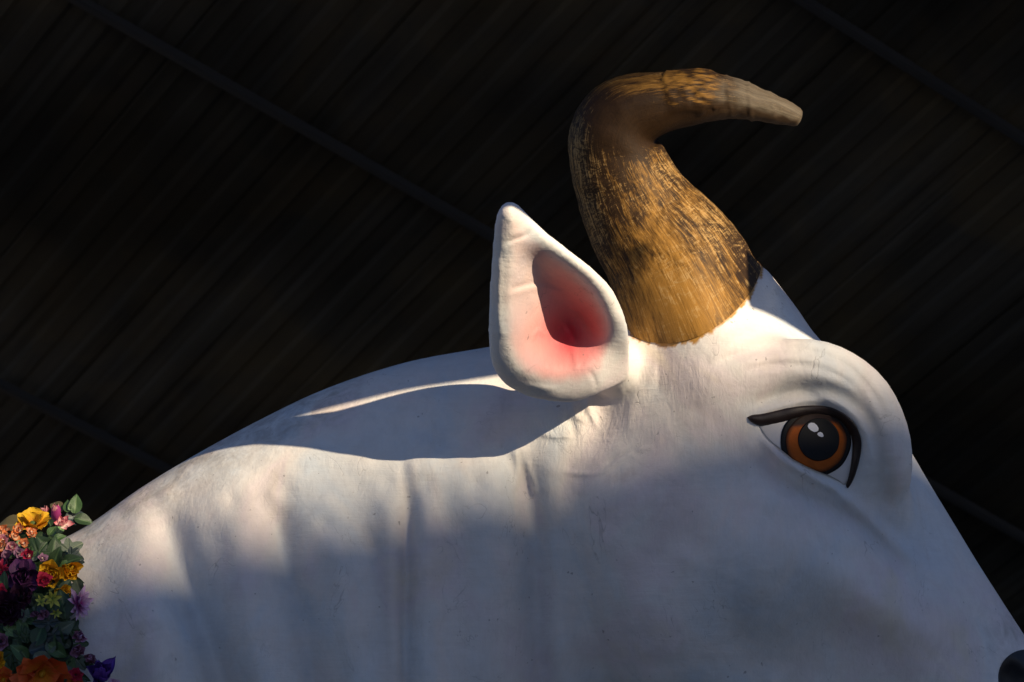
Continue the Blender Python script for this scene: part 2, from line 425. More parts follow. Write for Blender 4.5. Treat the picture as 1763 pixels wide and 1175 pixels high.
while p_ < p_hi:
    o = link("roof_sheet", sheet_me, None, roof)
    o.matrix_local = RAX.to_4x4() @ Matrix.Translation(Vector((p_, 0, -0.012 * (i % 2) + random.uniform(-0.006, 0.006)))) @ Matrix.Rotation(random.uniform(-0.004, 0.004), 4, 'Y')
    p_ += SW; i += 1
lines = [on_roof(500, 195)[1], on_roof(1480, 50)[1], on_roof(100, 700)[1]]
dl = lines[1] - lines[0]
for c_ in (lines[0], lines[1], lines[2], lines[1] + dl, lines[2] - dl):
    o = link("purlin", box_mesh(0, 0, 0, p_hi - p_lo + 1, 0.046, 0.07, None, 0.008), M_PURLIN, roof)
    o.matrix_local = RAX.to_4x4() @ Matrix.Translation(Vector(((p_lo + p_hi) / 2, c_, 0.060)))

# ------------------------------------------------------------------ the bull statue: one continuous shell of neck, head and ear
NECK = smooth_open([(-480, 1010), (-300, 975), (-100, 955), (0, 950), (80, 938), (150, 905), (240, 842), (330, 787), (440, 727), (560, 670), (700, 624),
                    (845, 597), (950, 577), (1060, 565), (1140, 580)], 6).tolist() + [(1180, 800), (1120, 1150), (1000, 1450), (880, 1690), (-480, 1690)]
HEAD = smooth_open([(985, 690), (1010, 640), (1060, 560), (1120, 490), (1200, 452), (1270, 444), (1312, 460), (1345, 496), (1374, 534), (1402, 574), (1450, 626), (1510, 695), (1560, 765), (1600, 832),
                    (1640, 898), (1680, 964), (1722, 1030), (1763, 1093), (1810, 1160), (1870, 1236), (1940, 1316), (1985, 1400), (1985, 1500), (1930, 1570), (1830, 1600)], 5).tolist() + \
       smooth_open([(1700, 1580), (1500, 1500), (1300, 1420), (1120, 1300), (1000, 1150), (925, 980), (898, 850), (915, 760), (985, 690)], 5).tolist()
xs = np.r_[np.arange(-500, -20, 16), np.arange(-20, 1790, 4), np.arange(1790, 2060, 12)].astype(float)
zs = np.r_[np.arange(330, 1200, 4), np.arange(1200, 1730, 14)].astype(float)
ys = np.r_[np.arange(-640, -400, 6), np.arange(-400, -100, 5), np.arange(-100, 0, 7), np.arange(0, 440, 16)].astype(float)
X2, Z2 = np.meshgrid(xs, zs, indexing='ij')

def rbf(ctrl, sig):
    num = np.zeros(X2.shape); den = np.zeros(X2.shape)
    for (a, b, v) in ctrl:
        wt = np.exp(-((X2 - a) ** 2 + (Z2 - b) ** 2) / (2 * sig * sig)) + 1e-9; num += wt * v; den += wt
    return num / den
def half2(poly, R, Hm):
    t = np.maximum(sdist(X2, Z2, poly) / R, -1.0)
    pr = np.where(t < 0, 2 * t, 1 - (1 - np.minimum(t, 1)) ** 2)
    for _ in range(2):                                   # soften the ridges inside only
        q = pr.copy(); q[3:-3, 3:-3] = (pr[:-6, 3:-3] + pr[6:, 3:-3] + pr[3:-3, :-6] + pr[3:-3, 6:] + pr[3:-3, 3:-3]) / 5
        pr = np.where(t > 0.25, q, pr)
    return Hm * Hm * pr

Hn = rbf([(0, 1000, 300), (-350, 1300, 400), (200, 1100, 285), (400, 900, 255), (400, 1250, 270), (650, 850, 225), (700, 1150, 235), (900, 750, 205), (950, 1050, 215), (1100, 800, 205)], 190)
Hh = rbf([(1150, 520, 235), (1000, 720, 225), (1090, 700, 262), (1180, 640, 262), (1400, 760, 262), (1300, 900, 288), (1050, 950, 262), (1120, 1120, 275), (1560, 950, 215), (1700, 1100, 185),
          (1500, 1150, 240), (1880, 1330, 200), (1600, 1400, 215), (1300, 1300, 245)], 120)
H2n = half2(NECK, 330, Hn); H2h = half2(HEAD, 250, Hh)
Y3 = ys[None, None, :]
def shell(H2):
    H2 = H2[:, :, None]; return (Y3 ** 2 - H2) / (2 * np.sqrt(np.maximum(H2, 60.0 ** 2)))
F = smin(shell(H2n).astype(np.float32), shell(H2h).astype(np.float32), 26.0).astype(np.float32)

def capsules(F, pts, k, sign=1):
    """smooth-join (or carve, sign=-1) a chain of round limbs (px, py, y, r) on the near side and its mirror image"""
    for mirror in (1, -1):
        P = np.array(pts, float); P[:, 2] *= mirror; rr = P[:, 3].max() + k + 30
        lo, hi = P[:, :3].min(0) - rr, P[:, :3].max(0) + rr
        ix = np.where((xs >= lo[0]) & (xs <= hi[0]))[0]; iz = np.where((zs >= lo[1]) & (zs <= hi[1]))[0]; iy = np.where((ys >= lo[2]) & (ys <= hi[2]))[0]
        if min(len(ix), len(iz), len(iy)) == 0: continue
        sx, sz, sy = slice(ix[0], ix[-1] + 1), slice(iz[0], iz[-1] + 1), slice(iy[0], iy[-1] + 1)
        A, B, C_ = xs[sx][:, None, None], zs[sz][None, :, None], ys[sy][None, None, :]
        best = None
        segs = list(zip(P[:-1], P[1:])) if len(P) > 1 else [(P[0], P[0] + [0.1, 0, 0, 0])]
        for p, q in segs:
            v = q[:3] - p[:3]; L = (v ** 2).sum() + 1e-9
            t = np.clip(((A - p[0]) * v[0] + (B - p[1]) * v[1] + (C_ - p[2]) * v[2]) / L, 0, 1)
            d = np.sqrt((A - p[0] - t * v[0]) ** 2 + (B - p[1] - t * v[1]) ** 2 + (C_ - p[2] - t * v[2]) ** 2) - (p[3] + t * (q[3] - p[3]))
            best = d if best is None else np.minimum(best, d)
        sub = F[sx, sz, sy]
        F[sx, sz, sy] = smin(sub, best, k) if sign > 0 else -smin(-sub, best, k)
    return F

# brow ridge, cheek bone and the swelling of the jaw
F = capsules(F, [tuple(p) for p in smooth_open([(1230, 640, -188, 42.0), (1310, 636, -203, 48.0), (1390, 637, -209, 53.0), (1442, 655, -212, 54.0), (1484, 691, -208, 54.0), (1512, 745, -200, 52.0), (1523, 800, -196, 48.0), (1522, 860, -168, 40.0)], 3)], 84)
F = capsules(F, [(1300, 985, -225, 70), (1420, 985, -205, 62), (1560, 1050, -160, 52)], 120)
F = capsules(F, [(1100, 612, -120, 50), (1200, 560, -140, 82), (1280, 510, -90, 60)], 60)          # swelling that carries the horn
F = capsules(F, [(1765, 1166, -134, 44)], 12, -1)                                                   # nostril

# ear: a bowl-shaped shell, joined smoothly at its root
EAR = smooth_closed([(872, 348), (858, 362), (850, 395), (846, 450), (842, 520), (840, 575), (845, 622), (862, 655), (895, 678), (940, 690), (985, 693), (1025, 680), (1060, 650), (1082, 606), (1081, 560), (1062, 512), (1032, 472), (985, 434), (935, 396), (905, 365), (888, 350)], 6)
CAV = smooth_closed([(882, 378), (872, 420), (867, 490), (866, 560), (876, 612), (905, 645), (950, 662), (1000, 660), (1030, 640), (1047, 600), (1048, 560), (1034, 520), (1005, 482), (965, 449), (925, 415), (898, 385)], 6)
dE = sdist(X2, Z2, EAR); dC = sdist(X2, Z2, CAV)
i_r = [(925, 415), (965, 449), (1005, 482), (1034, 520), (1048, 560), (1047, 600), (1030, 640), (1000, 660)]
i_l = [(882, 378), (872, 420), (867, 490), (866, 560), (876, 612), (905, 645), (950, 662), (1000, 662)]
dR, dL = seg_dist(X2, Z2, smooth_open(i_r, 5)), seg_dist(X2, Z2, smooth_open(i_l, 5))
inC = dC > 0
bowl = np.where(inC, sst(dL, 0, 118) * sst(dR, -8, 48), 0.0)
for _ in range(3):
    q = bowl.copy(); q[2:-2, 2:-2] = (bowl[:-4, 2:-2] + bowl[4:, 2:-2] + bowl[2:-2, :-4] + bowl[2:-2, 4:] + bowl[2:-2, 2:-2]) / 5; bowl = q
def ear_plane(X, Z):
    t = ((X - 1050) * -180 + (Z - 640) * -290) / 341.0 ** 2
    return -306 - 235 * t + 60 * sst(X - 0.3 * (Z - 640), 1010, 1090) * sst(Z, 540, 660)
EARP = dict(bowl=105.0, T=18.0)
ymid = ear_plane(X2, Z2) + EARP['bowl'] * bowl + 18 * sst(dE, 40, 0) * sst(X2, 960, 900)
tt = np.maximum(dE / 17.0, -2); T2 = EARP['T'] ** 2 * np.where(tt < 0, 2 * tt, 1 - (1 - np.minimum(tt, 1)) ** 2)
ix = slice(np.searchsorted(xs, 810), np.searchsorted(xs, 1130)); iz = slice(0, np.searchsorted(zs, 740))
FE = (((Y3 - ymid[ix, iz, None]) ** 2 - T2[ix, iz, None]) / (2 * EARP['T'])).astype(np.float32)
FE = np.minimum(FE, 60)
G = np.full(F.shape, 1e3, np.float32); G[ix, iz, :] = FE
rootc = np.full(F.shape, 1e3, np.float32)
def one_capsule(F, pts, k):
    ys_keep = ys
    P = np.array(pts, float)
    A, B, C_ = xs[ix][:, None, None], zs[iz][None, :, None], ys[None, None, :]
    best = None
    for p, q in zip(P[:-1], P[1:]):
        v = q[:3] - p[:3]; L = (v ** 2).sum()
        t = np.clip(((A - p[0]) * v[0] + (B - p[1]) * v[1] + (C_ - p[2]) * v[2]) / L, 0, 1)
        d = np.sqrt((A - p[0] - t * v[0]) ** 2 + (B - p[1] - t * v[1]) ** 2 + (C_ - p[2] - t * v[2]) ** 2) - (p[3] + t * (q[3] - p[3]))
        best = d if best is None else np.minimum(best, d)
    F[ix, iz, :] = smin(F[ix, iz, :], best, k)
one_capsule(G, [(1000, 618, -268, 34), (1028, 624, -236, 42), (1048, 626, -185, 46)], 46)
EARF = G
HEADF = F
F = smin(F, G, 48.0)
V, Q = surface_nets(F, xs, zs, ys)                       # columns: px, py, y
def sample(A, V):
    i = np.clip(np.searchsorted(xs, V[:, 0]) - 1, 0, len(xs) - 2); j = np.clip(np.searchsorted(zs, V[:, 1]) - 1, 0, len(zs) - 2); k = np.clip(np.searchsorted(ys, V[:, 2]) - 1, 0, len(ys) - 2)
    return A[i, j, k]
is_ear = sample(EARF, V) < sample(HEADF, V) - 6
far_side = V[:, 2] > 0
is_ear &= ~far_side

# modelled relief: folds, lids, creases (x, y drawing positions; amount outwards, width)
def taper(Xv, Yv, pl, sig, n=40):
    p = resample(smooth_open(pl, 6), n); d = seg_dist(Xv, Yv, p)
    e0, e1 = np.hypot(Xv - p[0, 0], Yv - p[0, 1]), np.hypot(Xv - p[-1, 0], Yv - p[-1, 1])
    L = np.linalg.norm(np.diff(p, axis=0), axis=1).sum() * 0.28
    return np.exp(-(d / sig) ** 2) * sst(np.minimum(e0, e1), -sig * 0.5, L * 0.6)
CREASE = [(1278, 712), (1325, 685), (1385, 670), (1440, 676), (1485, 706), (1512, 760), (1520, 830), (1512, 880)]
RELIEF = [
    (CREASE, -10, 14), ([(1286, 716), (1340, 700), (1400, 690), (1448, 700), (1485, 735), (1497, 790), (1486, 850)], 7, 9),
    ([(1305, 745), (1345, 790), (1400, 823), (1440, 845), (1475, 878)], 8, 8),
    ([(1290, 765), (1340, 828), (1400, 865), (1460, 895), (1510, 935), (1570, 990), (1650, 1050)], -15, 20),
    ([(1440, 850), (1480, 880), (1530, 925), (1590, 975)], 7, 12),
    ([(1200, 640), (1270, 612), (1340, 600), (1400, 606), (1460, 632), (1510, 690), (1535, 750)], -6, 9),
    ([(1270, 640), (1340, 628), (1410, 634), (1470, 664), (1505, 715)], -4, 8),
    ([(1240, 590), (1300, 570), (1360, 575), (1420, 592)], 5, 10),
    ([(707, 800), (706, 860), (704, 960), (702, 1175), (700, 1300)], -15, 15), ([(735, 830), (735, 980), (735, 1250)], 16, 26), ([(668, 830), (666, 980), (660, 1250)], 12, 26),
    ([(285, 850), (300, 940), (335, 1040), (375, 1150), (420, 1300)], -45, 34), ([(215, 900), (230, 1000), (260, 1100), (300, 1250)], 21, 40),
    ([(470, 850), (490, 960), (520, 1080), (545, 1250)], -27, 26), ([(560, 900), (590, 1020), (620, 1250)], 18, 30), ([(640, 900), (655, 1040), (665, 1250)], -12, 18),
    ([(820, 830), (835, 960), (830, 1250)], 16, 40), ([(400, 860), (420, 1000), (455, 1250)], 24, 36),
    ([(890, 770), (905, 830), (920, 960), (925, 1130), (960, 1300)], -40, 30),
    ([(884, 772), (890, 800), (886, 850)], 4, 4), ([(905, 790), (918, 830), (922, 855)], 4, 4), ([(960, 812), (1030, 815), (1090, 778), (1130, 770)], 3, 4), ([(1040, 800), (1080, 780), (1100, 774)], -3, 4),
    ([(985, 700), (992, 716), (1004, 724)], 6, 5), ([(1010, 690), (1016, 710), (1024, 728)], 5, 5), ([(975, 716), (985, 735), (990, 755)], -5, 6), ([(930, 745), (955, 752), (985, 750)], 5, 5),
    ([(1320, 890), (1400, 960), (1500, 1040), (1620, 1130)], 12, 46), ([(1180, 960), (1260, 1050), (1330, 1175)], -12, 60), ([(1040, 900), (1080, 1000), (1130, 1150)], 12, 60), ([(1440, 930), (1540, 1010), (1640, 1080)], -9, 26),
    ([(1525, 880), (1540, 910), (1590, 960), (1660, 1010)], -10, 24), ([(1600, 985), (1650, 1035), (1720, 1090)], -7, 14),
]
near = ~is_ear & (V[:, 0] > -60) & (V[:, 0] < 1800) & (V[:, 1] < 1400)
Nv = vnormals(V, Q)
if np.mean((Nv * (V - V.mean(0))).sum(1)) < 0: Q = Q[:, ::-1].copy(); Nv = -Nv
disp = np.zeros(len(V))
x_, y_ = V[near, 0], V[near, 1]
dd = np.zeros(len(x_))
for pl, amp, sig in RELIEF: dd += amp * taper(x_, y_, pl, sig)
dd += 26 * np.exp(-(((x_ - 1405) / 88) ** 2 + ((y_ - 775) / 70) ** 2)) - 8 * np.exp(-(((x_ - 1290) / 60) ** 2 + ((y_ - 800) / 60) ** 2))
dd += 9 * sst(x_, 690, 716) * sst(x_, 885, 730) * sst(y_, 735, 815)
dd += 5.0 * vnoise(x_, y_, 110, 3, 2) + 1.5 * vnoise(x_, y_, 34, 4, 2)
disp[near] = dd
wgt = np.abs(Nv[:, 2]) ** 1.0 * np.sign(Nv[:, 2])
V[:, 2] += disp * wgt
# the bed of the painted eye is an even dome
def E(pts): return [(1240 + a / 5.597, 650 + b / 5.597) for a, b in pts]
SCL = resample(np.array(E([(372, 476), (440, 440), (620, 400), (900, 340), (1150, 390), (1275, 560), (1275, 800), (1235, 1000), (1205, 1050), (1150, 1000), (1050, 948), (960, 915), (850, 868), (700, 790), (580, 692), (450, 590), (372, 476)])), 64)[:-1]
def _basis(x, y):
    x, y = (np.asarray(x, float) - 1400) / 90, (np.asarray(y, float) - 770) / 90
    return np.stack([np.ones_like(x), x, y, x * x, x * y, y * y, x ** 3, x * x * y, x * y * y, y ** 3], -1)
dS = sdist(V[:, 0], V[:, 1], SCL); bed = (dS > -4) & (V[:, 2] < -60) & ~is_ear
_c = np.linalg.lstsq(_basis(V[bed, 0], V[bed, 1]), V[bed, 2], rcond=None)[0]
def eye_depth(x, y): return float(_basis(x, y) @ _c) - 1.0
wb = sst(dS[bed], -3, 5); V[bed, 2] = V[bed, 2] * (1 - wb) + (_basis(V[bed, 0], V[bed, 1]) @ _c + 3.0) * wb
# uneven papier-mache of the ear
e = is_ear
V[e] += Nv[e] * (1.5 * vnoise(V[e, 0] + V[e, 2] * .5, V[e, 1], 34, 9, 2))[:, None]
def relax(mask, n, k=0.5):
    ed = np.concatenate([Q[:, [0, 1]], Q[:, [1, 2]], Q[:, [2, 3]], Q[:, [3, 0]]]); ed = ed[mask[ed].any(1)]
    for _ in range(n):
        cnt = np.bincount(ed[:, 0], minlength=len(V)) + np.bincount(ed[:, 1], minlength=len(V))
        for a_ in range(3):
            sm = np.bincount(ed[:, 0], V[ed[:, 1], a_], len(V)) + np.bincount(ed[:, 1], V[ed[:, 0], a_], len(V))
            V[mask, a_] = V[mask, a_] * (1 - k) + k * (sm / np.maximum(cnt, 1))[mask]
relax(e, 6)
for pl, am, sg in [([(872, 420), (886, 412), (900, 408), (912, 398)], -3.5, 4.0), ([(876, 500), (905, 490), (930, 487), (958, 494), (984, 503)], -3.0, 4.5), ([(880, 508), (930, 495), (975, 508)], 2.2, 5.0), ([(968, 556), (980, 566), (990, 588)], 3.0, 4.0),
                   ([(918, 580), (928, 570), (936, 576)], 3.0, 4.0), ([(1015, 640), (1024, 655), (1026, 668)], -4.0, 4.0), ([(895, 662), (930, 668), (960, 672)], 2.5, 5.0), ([(860, 440), (858, 520), (862, 590)], 2.5, 6.0), ([(985, 600), (992, 625), (990, 640)], 2.0, 4.0)]:
    ee = e & (Nv[:, 2] < 0.1); V[ee, 2] -= am * taper(V[ee, 0], V[ee, 1], pl, sg)
Nv = vnormals(V, Q)

# ---- painted colours on the shell
px, py = V[:, 0], V[:, 1]
paint = np.tile(np.array([0.80, 0.78, 0.735]), (len(V), 1))
def blend(mask, col): 
    global paint
    paint = paint * (1 - mask[:, None]) + np.array(col) * mask[:, None]
nearside = (V[:, 2] < 20) & ~is_ear
sp = nearside.astype(float)
blend(sp * 0.32 * np.maximum.reduce([taper(px, py, CREASE, 13), 0.8 * taper(px, py, [(1520, 760), (1530, 820), (1522, 890)], 16)]), (0.30, 0.30, 0.28))   # airbrushed lid line
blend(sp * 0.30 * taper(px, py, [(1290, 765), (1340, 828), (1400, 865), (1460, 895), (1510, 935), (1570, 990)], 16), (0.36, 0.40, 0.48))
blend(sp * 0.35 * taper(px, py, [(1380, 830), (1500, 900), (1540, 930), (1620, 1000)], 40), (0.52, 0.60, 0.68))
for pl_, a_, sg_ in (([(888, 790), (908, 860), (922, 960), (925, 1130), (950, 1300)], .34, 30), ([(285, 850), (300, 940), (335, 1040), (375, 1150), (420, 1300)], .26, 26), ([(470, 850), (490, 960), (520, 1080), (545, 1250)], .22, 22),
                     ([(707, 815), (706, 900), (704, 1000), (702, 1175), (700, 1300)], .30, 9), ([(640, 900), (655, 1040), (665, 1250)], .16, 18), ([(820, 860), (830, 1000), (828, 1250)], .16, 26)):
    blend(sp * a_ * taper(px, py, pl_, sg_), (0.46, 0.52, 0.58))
for (cx, cy, rx, ry, a, col) in [(1065, 822, 34, 15, .55, (0.44, 0.34, 0.27)), (248, 1080, 30, 16, .50, (0.42, 0.36, 0.28)), (290, 1150, 22, 24, .40, (0.45, 0.39, 0.30)), (155, 1012, 10, 22, .5, (0.45, 0.37, 0.27)),
                                 (855, 715, 26, 46, .40, (0.33, 0.30, 0.27)), (898, 778, 10, 12, .5, (0.35, 0.29, 0.22)), (690, 715, 14, 40, .22, (0.5, 0.44, 0.38)), (1000, 712, 26, 20, .35, (0.25, 0.24, 0.23)), (655, 915, 40, 60, .12, (0.55, 0.48, 0.38))]:
    nz = vnoise(px, py, 16, int(cx), 3); r = ((px - cx + .5 * (py - cy)) / rx) ** 2 + ((py - cy) / ry) ** 2
    blend(sp * a * 0.62 * sst(1.25 - r + nz * 1.1, 0.0, 1.3) * (0.55 + 0.45 * vnoise(px, py, 5, int(cy), 2)), col)
BASEL = smooth_open([(1078, 566), (1096, 582), (1130, 591), (1175, 588), (1215, 574), (1255, 546), (1288, 510), (1306, 478), (1312, 452)], 8)
_d = seg_dist(px, py, BASEL)
blend((V[:, 2] < 0) * ~is_ear * sst(4 + 6 * vnoise(px, py * 0.25, 5, 91, 2) + 4 * vnoise(px, py, 30, 92, 2) - _d, -1.5, 2.0) * (px > 1085), (0.46, 0.24, 0.05))
dirt = np.where(nearside, 0.75 * sst(seg_dist(px, py, [(150, 900), (330, 787), (560, 670)]), 90, 5) + 0.16, 0.0)
dirt += np.where(nearside, 0.5 * np.exp(-(((px - 1740) / 45) ** 2 + ((py - 1090) / 45) ** 2)), 0)
wr = np.where(nearside, 0.10 + 0.9 * np.exp(-(((px - 985) / 60) ** 2 + ((py - 735) / 40) ** 2)) + 0.15 * np.exp(-(((px - 1180) / 90) ** 2 + ((py - 650) / 50) ** 2)), 0.10)
# ear paint
ex, ey = px[e], py[e]
inner = sst(sdist(ex, ey, CAV) + 5 * vnoise(ex, ey, 18, 5, 3), -5, 22) * (V[e, 2] < ear_plane(ex, ey) + EARP['bowl'] - 6)
front = (Nv[e, 2] < 0.15)
inner = inner * front
tip = sst(ey, 380, 470)
pc = np.tile(np.array([0.80, 0.78, 0.735]), (len(ex), 1))
def bl(m, c):
    global pc
    pc = pc * (1 - m[:, None]) + np.array(c) * m[:, None]
bl(inner * 0.95, (0.76, 0.60, 0.55))
bl(inner * 0.8 * np.exp(-(((ex - 960) / 85) ** 2 + ((ey - 610) / 80) ** 2)), (0.78, 0.36, 0.33))
bl(inner * 0.85 * sst(ex - 0.42 * (ey - 440) , 905, 955) * front, (0.74, 0.40, 0.38))
bl(inner * np.exp(-(((ex - 984) / 52) ** 2 + ((ey - 576) / 50) ** 2)) , (0.58, 0.022, 0.045))
bl(inner * 0.5 * np.exp(-(((ex - 925) / 28) ** 2 + ((ey - 420) / 36) ** 2)), (0.34, 0.25, 0.24))
paint[e] = pc

SHELL_W = world_of(V[:, 0], V[:, 1], V[:, 2]) - np.array(BASE)
NW = vnormals(SHELL_W, Q)
cen = (Nv * 1).copy()
# make sure the faces look outwards
if np.mean((NW * (SHELL_W - SHELL_W.mean(0))).sum(1)) < 0: Q = Q[:, ::-1].copy(); NW = -NW
statue = thing("bull_statue", BASE, "huge white painted bull statue with a gold horn and an orange eye", "statue")
nost = (((px - 1763) / 60) ** 2 + ((py - 1165) / 60) ** 2 + ((np.abs(V[:, 2]) - 110) / 95) ** 2 < 1.0)
nost &= (np.hypot(px - 1765, py - 1166) + 2 * vnoise(px, py, 14, 2, 2) < 47)
def take(mask_faces):
    f = Q[mask_faces]; u, inv = np.unique(f, return_inverse=True); return u, inv.reshape(f.shape).astype(np.int32)
fe = is_ear[Q].sum(1) >= 2; fn = np.zeros(len(Q), bool)
def shell_part(name, sel, mat):
    u, f = take(sel)
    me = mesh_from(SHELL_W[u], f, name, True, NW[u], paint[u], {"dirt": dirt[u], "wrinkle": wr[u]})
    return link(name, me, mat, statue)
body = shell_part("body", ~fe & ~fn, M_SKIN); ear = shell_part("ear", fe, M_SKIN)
ear["label"] = "white leaf-shaped ear with a pink and red hollow"

# ---- drawing-space surface lookup
tree = BVHTree.FromPolygons([tuple(v) for v in V[:, :]], [tuple(map(int, q)) for q in Q[(~fe) & (V[Q[:, 0], 2] < 60)]])
def depth(x, y, default=-40.0):
    h = tree.ray_cast(Vector((x, y, -900)), Vector((0, 0, 1)))
    return h[0].z if h[0] is not None else default
def smooth_depth(x, y, r=9):
    return np.median([depth(x + a, y + b) for a in (-r, 0, r) for b in (-r, 0, r)])

# ------------------------------------------------------------------ horn
HP = np.array([ # px, py (axis), half width, depth of the axis
    (1198, 520, 124, -112), (1176, 478, 125, -106), (1148, 431, 116, -100), (1111, 379, 103, -96), (1084, 329, 92, -96), (1067, 285, 86, -100), (1060, 248, 82, -106), (1066, 218, 77, -114),
    (1088, 193, 68, -122), (1122, 181, 58, -128), (1160, 174, 50, -130), (1208, 167, 45, -130), (1258, 170, 36, -126), (1302, 180, 29, -120), (1342, 192, 23, -112), (1372, 203, 17, -106)], float)
ax_ = resample(np.c_[smooth_open(HP[:, [0, 1]], 10), smooth_open(HP[:, [2, 3]], 10)], 190)
ctr = np.c_[ax_[:, 0], ax_[:, 1], ax_[:, 3]]; rad = ax_[:, 2]
tang = np.gradient(ctr, axis=0); tang /= np.linalg.norm(tang, axis=1, keepdims=True)
NA = 120; ang = np.linspace(0, 2 * np.pi, NA, endpoint=False)
HV = []; HU = []; arc = np.r_[0, np.cumsum(np.linalg.norm(np.diff(ctr, axis=0), axis=1))]
for i in range(len(ctr)):
    nrm = np.array([-tang[i, 1], tang[i, 0], 0.0]); nrm /= np.linalg.norm(nrm); bn = np.cross(tang[i], nrm)   # nrm lies in the drawing, bn towards / away
    for a in ang:
        HV.append(ctr[i] + rad[i] * (math.cos(a) * nrm + 0.93 * math.sin(a) * bn)); HU.append((a / (2 * np.pi), arc[i] / 400.0))
HV = np.array(HV); HU = np.array(HU)
HU[:, 0] = np.abs(HU[:, 0] * 2 - 1)                     # seamless around
# hand-made surface: lumps, torn paper wrap near the bend, ridges at the tip
outw = HV - np.repeat(ctr, NA, 0); outw /= np.linalg.norm(outw, axis=1, keepdims=True)
hx, hy = HV[:, 0], HV[:, 1]
lump = 2.6 * vnoise(hx + HV[:, 2] * .7, hy, 46, 21, 2) + 1.3 * vnoise(hx + HV[:, 2] * .7, hy, 13, 22, 3)
ls = np.repeat(np.arange(len(ctr)) / (len(ctr) - 1), NA)
edge0 = 1146 + 9 * vnoise(hx * 0, hy, 16, 31, 2) + 0.10 * (hy - 160)
edge1 = 1238 + 10 * vnoise(hx * 0, hy, 12, 33, 3)
lowe = 196 + 10 * vnoise(hx, hy * 0, 9, 35, 3) - 0.10 * (hx - 1160)
wrap = sst(hx, 0, 1) * sst(hx - edge0, -1.5, 1.5) * sst(edge1 - hx, -8, 14) * sst(lowe - hy, -3, 4) * (hy < 235) * (ls > 0.5)
lump += wrap * (4.0 + 2.6 * vnoise(hx, hy, 10, 36, 3))
for (rx, wdt, am) in ((1292, 3.0, 2.6), (1258, 2.5, 1.2), (1330, 2.2, 1.0)):
    lump += am * np.exp(-((hx - rx - 0.15 * (hy - 180) - 4 * vnoise(hx, hy, 20, int(rx), 2)) / wdt) ** 2) * (ls > 0.6)
lump *= sst(ls, 0, 0.06)
HV = HV + outw * lump[:, None]
# the lowest ring hugs the head along the painted base line on the near side
baseline = resample(smooth_open([(1078, 566), (1096, 582), (1130, 591), (1175, 588), (1215, 574), (1255, 546), (1288, 510), (1306, 478), (1312, 452)], 6), 60)
n_re = 22
for j in range(NA):
    p0 = HV[j]; facing = -math.sin(ang[j]) * np.cross(tang[0], [-tang[0, 1], tang[0, 0], 0])[2]
    # where along the base line this strand meets the head
    fx = (p0[0] - HV[:NA, 0].min()) / (np.ptp(HV[:NA, 0])); bp = baseline[int(round(fx * 59))]
    bz = depth(bp[0], bp[1], -60.0) - 2.0
    nearw = 1.0 if p0[2] < ctr[0, 2] else 0.0
    for i in range(n_re):
        t = 1 - i / n_re; idx = i * NA + j; tgt = HV[n_re * NA + j]
        if nearw:
            end = np.array([bp[0], bp[1], bz]); q = end * t + tgt * (1 - t)
            bulge = math.sin(math.pi * t) * 4
            HV[idx] = HV[idx] * (1 - sst(t, 0, 1)) + q * sst(t, 0, 1); HV[idx, 2] -= bulge * 0.5
# no sharp fold on the inside of the bend
Gd = HV.reshape(len(ctr), NA, 3)
for _ in range(60):
    av = Gd.copy(); av[1:-1] = (Gd[:-2] + Gd[2:] + np.roll(Gd, 1, 1)[1:-1] + np.roll(Gd, -1, 1)[1:-1]) / 4
    mk = np.exp(-(((Gd[:, :, 0] - 1136) / 46) ** 2 + ((Gd[:, :, 1] - 248) / 40) ** 2))[:, :, None] * 0.9
    mk[:n_re + 4] = 0; Gd = Gd * (1 - mk) + av * mk
HV = Gd.reshape(-1, 3)
HF = []
for i in range(len(ctr) - 1):
    for j in range(NA):
        k = (j + 1) % NA; HF.append((i * NA + j, i * NA + k, (i + 1) * NA + k, (i + 1) * NA + j))
HF = np.array(HF)
# blunt tip
last = (len(ctr) - 1) * NA; tipc = len(HV); caps = []; extra = []
for s, q in ((0.80, 5.0), (0.45, 7.0)):
    ring = ctr[-1] + (HV[last:last + NA] - ctr[-1]) * s + tang[-1] * q; extra.append(ring)
HV = np.vstack([HV] + extra + [ctr[-1][None] + tang[-1] * 7.5]); HU = np.vstack([HU] + [HU[last:last + NA]] * 2 + [[0.5, arc[-1] / 400]])
HFl = [tuple(f) for f in HF]
for r in range(2):
    b0, b1 = last + r * NA, last + (r + 1) * NA
    for j in range(NA): k = (j + 1) % NA; HFl.append((b0 + j, b0 + k, b1 + k, b1 + j))
for j in range(NA): HFl.append((last + 2 * NA + j, last + 2 * NA + (j + 1) % NA, len(HV) - 1))
hx, hy = HV[:, 0], HV[:, 1]
def spot(cx, cy, rx, ry): return np.exp(-(((hx - cx) / rx) ** 2 + ((hy - cy) / ry) ** 2))
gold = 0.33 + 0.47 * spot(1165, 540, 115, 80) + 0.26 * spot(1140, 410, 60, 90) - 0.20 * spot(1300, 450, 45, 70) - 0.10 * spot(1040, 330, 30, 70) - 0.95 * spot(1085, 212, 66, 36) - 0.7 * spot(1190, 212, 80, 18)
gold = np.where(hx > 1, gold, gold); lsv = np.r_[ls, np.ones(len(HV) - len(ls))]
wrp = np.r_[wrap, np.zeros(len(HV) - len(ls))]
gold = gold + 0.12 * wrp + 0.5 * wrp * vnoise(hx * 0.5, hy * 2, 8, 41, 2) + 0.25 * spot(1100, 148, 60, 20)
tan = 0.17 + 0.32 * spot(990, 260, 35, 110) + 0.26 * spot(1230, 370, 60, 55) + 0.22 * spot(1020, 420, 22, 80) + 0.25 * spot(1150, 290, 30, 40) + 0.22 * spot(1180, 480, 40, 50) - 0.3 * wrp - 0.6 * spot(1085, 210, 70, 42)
grey = sst(hx + 26 * vnoise(hx, hy, 11, 77, 3), 1215, 1285) * (lsv > 0.6)
